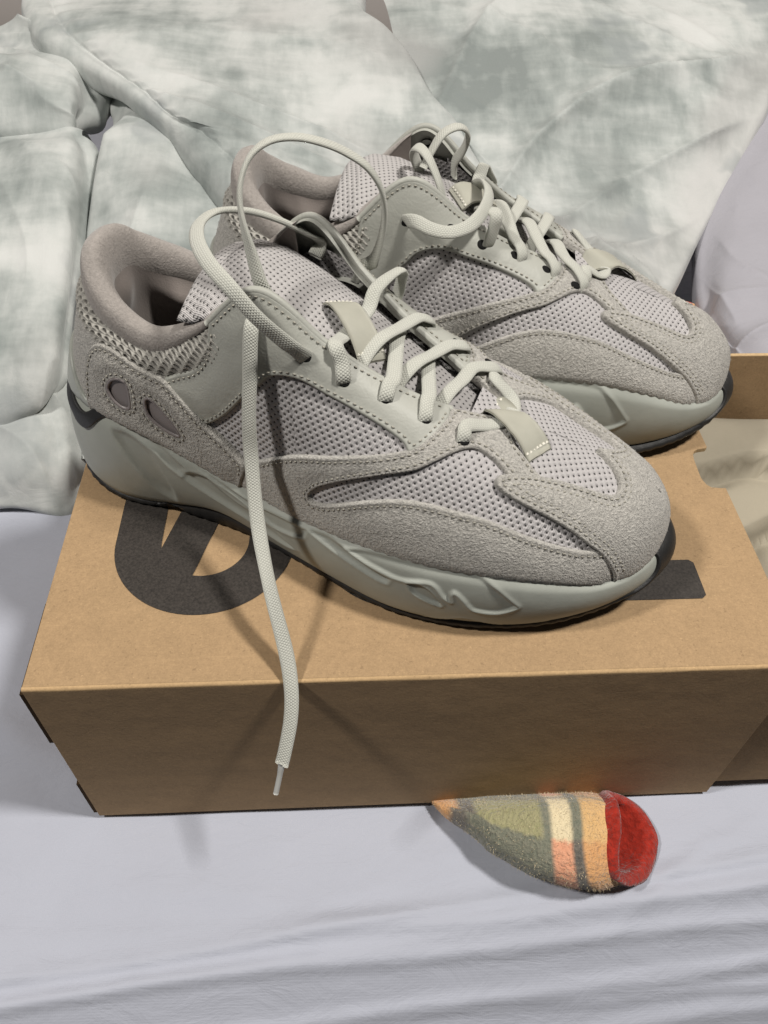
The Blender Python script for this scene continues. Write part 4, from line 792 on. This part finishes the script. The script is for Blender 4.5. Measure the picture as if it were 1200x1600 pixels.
# dark plaid blanket glimpsed in the gap behind the box
X,Y=np.meshgrid(np.linspace(.33,.45,50),np.linspace(.25,.40,40),indexing='ij'); P2=np.stack([X.ravel(),Y.ravel()],1); z=.050+.1*(P2[:,1]-.25)+.012*vnoise(P2,4,30)
M['plaid2']=m_plaid('dark_plaid',1.0)
bl=mesh('plaid_blanket',np.stack([P2[:,0],P2[:,1],z],1),grid_faces(50,40),M['plaid2'],uv=P2*9); tag(bl,'dark red and green plaid cloth glimpsed in the gap behind the far toe','blanket')

# ------------------------------------------------------------------ the two sneakers
near=tag(empty('sneaker',(-.006,.166,BH),math.radians(-20.1)),'grey chunky sneaker in front, its long untied lace hanging over the box edge','sneaker',None)
build_shoe(near)
far=tag(empty('sneaker',(.0502,.2405,BH),math.radians(-12.2)),'grey chunky sneaker behind, its lace tied in short loops','sneaker',None)
far.scale=(1,-1,1)
FLAT=1.0; UP=Surf(S,1.0,None); MS=Surf(Ms,None,None); build_shoe(far)
LW,LT=.0065,.0022
_u,_s=np.meshgrid(np.linspace(9.2,11.9,140),np.linspace(.6,1,60),indexing='ij'); _VP=np.concatenate([S(_u,_s).reshape(-1,3),S(2*NST-_u,_s).reshape(-1,3)])
def VZ(x,y): return float(_VP[np.argmin(np.hypot(_VP[:,0]-x,_VP[:,1]-y)),2])
def lacing(root,jit):
    up=np.array([0,0,1.]); rj=random.Random(jit)
    def over_right(i,u,s,ul,h=.0045,name='lace'):
        e=onS(u,s,.001); n=nS(u,s); a=onS(u,s+.0,.0046); b=onS(u+.10,(s+1)/2+.01,.0046); c=onS(u+.20,1.0,.0044); 
        L=onS(ul,1.0,-.004,True); g=lambda f:(c[0]*(1-f)+L[0]*f,c[1]*(1-f)+L[1]*f)
        m1=g(.35); m2=g(.7); P=[onS(u,s-.03,-.004),onS(u,s-.02,.0035),b,c,onT(*m1,h+.0012),onT(*m2,h*.75),np.array([L[0],L[1],L[2]-.004])]
        P[-1]=np.array([L[0],L[1]+.004,L[2]-.006])
        U=[n,n,n,(n+up),up,up,up]; tube(name,P,U,LW,LT,M['lace'],root)
    def over_left(ur,ul,sl,h=.0075,name='lace',arch=0):
        A=onS(ur,1.0,-.004); n=nS(ul,sl,True); c=onS(ul-.03,1.0,.0045,True); b=onS(ul,(1+sl)/2,.005,True)
        g=lambda f:(A[0]*(1-f)+c[0]*f,A[1]*(1-f)+c[1]*f)
        P=[np.array([A[0],A[1]-.004,A[2]-.007]),onT(*g(.12),.0025),onT(*g(.4),h),onT(*g(.72),h+.001+arch*.5),c+up*arch,b,onS(ul,sl-.02,.0035,True),onS(ul,sl-.03,-.004,True)]
        U=[up,up,up,up,n+up,n,n,n]; tube(name,P,U,LW,LT,M['lace'],root)
    over_right(3,8.11,.875,8.05); over_right(4,8.75,.86,8.65)
    over_left(7.72,8.25,.875); over_left(8.4,8.95,.86); over_left(9.25,9.6,.82,.006)
    # one run through each keeper, from eyelet to eyelet
    n=nS(7.32,.85); m=nS(7.45,.86,True)
    P=[onS(7.32,.82,-.004),onS(7.32,.835,.0035),onS(7.28,.93,.0046),onS(7.15,1.0,.0055),onT(.1640,-.0175,.0042),onT(.1662,-.0070,.0034),onT(.1680,.0050,.0052),onT(.1690,.0140,.0135),onS(7.38,1.0,.0135,True),onS(7.45,.93,.0095,True),onS(7.46,.85,.003,True),onS(7.46,.83,-.004,True)]
    tube('lace',P,[n,n,n,n+up,up,up,(0,-.3,1),(0,-.2,1),(0,.5,1),m,m,m],LW,LT,M['lace'],root)
    n=nS(9.36,.80); m=nS(9.9,.85,True)
    P=[onS(9.36,.775,-.004),onS(9.36,.79,.0035),onS(9.5,.86,.0046),onT(.2290,-.0200,.0072),onT(.2345,-.0135,.0052),onT(.2375,-.0060,.0056),onT(.2350,.0040,.0066),onS(9.95,.95,.0052,True),onS(9.8,.87,.003,True),onS(9.78,.85,-.004,True)]
    for q in P[3:7]: q[2]=max(q[2],VZ(q[0],q[1])+.0028)
    tube('lace',P,[n,n,n,n+up,up,up,up,m+up,m,m],LW,LT,M['lace'],root)
    return tube
def flat(k):
    global FLAT,UP,MS,_VP
    FLAT=k; UP=Surf(S,1.0,None); MS=Surf(Ms,None,None); _VP=np.concatenate([S(_u,_s).reshape(-1,3),S(2*NST-_u,_s).reshape(-1,3)])
lacing(far,2); flat(0.0); lacing(near,1)
def U_(P,c,w=1.0):
    c=np.array(c); return [np.array(q)-c for q in P]
lA=[(.1529,-.041,.123),(.1488,-.043,.1279),(.1405,-.046,.1381),(.1304,-.044,.147),(.1181,-.036,.1505),(.1066,-.022,.1501),(.0995,-.006,.148),(.1017,.006,.1475),(.1103,.018,.1431),(.1208,.027,.1361),(.1316,.033,.1281)]
lB=[(.1614,.034,.1216),(.1652,.035,.1386),(.1647,.033,.1538),(.1594,.03,.1645),(.1513,.026,.1713),(.1429,.02,.1765),(.1348,.014,.1794),(.1272,.007,.1796),(.1219,0,.1756),(.1206,-.008,.1678),(.1229,-.014,.1583),(.1285,-.02,.1464),(.1324,-.0235,.138)]
lH=[(.1342,-.046,.1046),(.1343,-.051,.0882),(.1357,-.056,.0709),(.143,-.0712,.0484),(.1551,-.0902,.0312),(.1673,-.106,.0107),(.1732,-.1165,-.0012),(.1756,-.1250,-.0117),(.1758,-.1337,-.023),(.1755,-.1386,-.0294)]
P=[onS(6.69,.80,-.004),onS(6.67,.82,.003)]+lA+[onS(5.95,.80,.002,True),onS(5.93,.78,-.005,True)]
up=[nS(6.67,.82)]*2+[np.array((-.2,-1,.5)),(-.3,-.9,.6),(-.5,-.7,.8),(-.6,-.5,.9),(-.7,-.2,.9),(-.6,0,1),(-.4,.1,1),(-.2,.1,1),(0,.1,1),(.1,.2,1),(.1,.4,1)]+[nS(5.95,.8,True)]*2
tube('lace',P,up,LW,LT,M['lace'],near)
P=[onS(6.72,.80,-.005,True),onS(6.70,.83,.003,True)]+lB+[onS(6.0,.95,-.0075),onS(5.98,.90,-.006),onS(5.96,.865,.001),onS(5.94,.82,.0055)]+lH
up=[nS(6.7,.83,True)]*2+[(.6,.5,.3),(.8,.4,.2),(.8,.3,.4),(.6,.2,.8),(.4,.1,1),(.1,0,1),(-.2,-.1,1),(-.5,-.2,1),(-.8,-.3,.6),(-.9,-.4,.2),(-.8,-.6,0),(-.4,-.9,.2),(-.2,-1,.3)]+[nS(5.95,.85)]*4+[(-.15,-1,.3),(-.1,-1,.25),(.15,-1,.3),(.45,-.9,.5),(.75,-.6,.6),(.6,-.6,.8),(.3,-.95,.5),(.1,-1,.4),(-.1,-1,.35),(-.2,-1,.3)]
tube('lace',P,up,LW,LT,M['lace'],near)
tube('lace_tip',[(.1756,-.1382,-.0288),(.1755,-.1390,-.0300),(.1753,-.1425,-.0360),(.1750,-.1468,-.0426)],[(0,-1,.3)]*4,.0027,.0022,M['plastic'],near,n=10,step=.001,wf=lambda t:1.25-.3*np.minimum(1,t*3))
lF1=[(.1397,.042,.1249),(.1471,.045,.1237),(.1561,.044,.1224),(.1646,.038,.1233),(.1698,.027,.1252),(.1715,.012,.1266),(.1686,-.002,.1256),(.1638,-.014,.1185),(.1617,-.02,.1113)]
lF2=[(.1528,.012,.0967),(.1517,.018,.1142),(.1491,.02,.1288),(.1447,.016,.1372),(.1391,.01,.1427),(.1336,.002,.1419),(.1314,-.006,.1351),(.135,-.012,.1226)]
lF3=[(.1375,.004,.133),(.1407,0,.1398),(.1454,-.005,.1467),(.1523,-.011,.1482),(.1568,-.017,.1427),(.1551,-.022,.1328),(.1509,-.025,.1245),(.1512,-.026,.1163)]
flat(1.0); P=[onS(5.91,.77,-.004,True),onS(5.91,.785,.003,True)]+lF1; tube('lace',P,[nS(5.91,.78,True)]*2+[(0,.8,.6),(.2,.7,.7),(.4,.5,.8),(.6,.3,.8),(.8,.1,.7),(.7,-.2,.8),(.5,-.5,.7),(.4,-.8,.4),(.4,-.8,.2)],LW,LT,M['lace'],far)
tube('lace',lF2,[(.9,.3,.1),(.9,.3,.2),(.9,.2,.4),(.7,.1,.7),(.3,0,1),(-.5,0,.9),(-.9,-.2,.4),(-.9,-.3,.1)],LW,LT,M['lace'],far)
tube('lace',lF3,[(-.7,.4,.5),(-.7,.3,.6),(-.4,.2,.9),(.3,-.1,1),(.9,-.2,.4),(.9,-.3,-.1),(.8,-.4,.0),(.8,-.4,.2)],LW,LT,M['lace'],far)
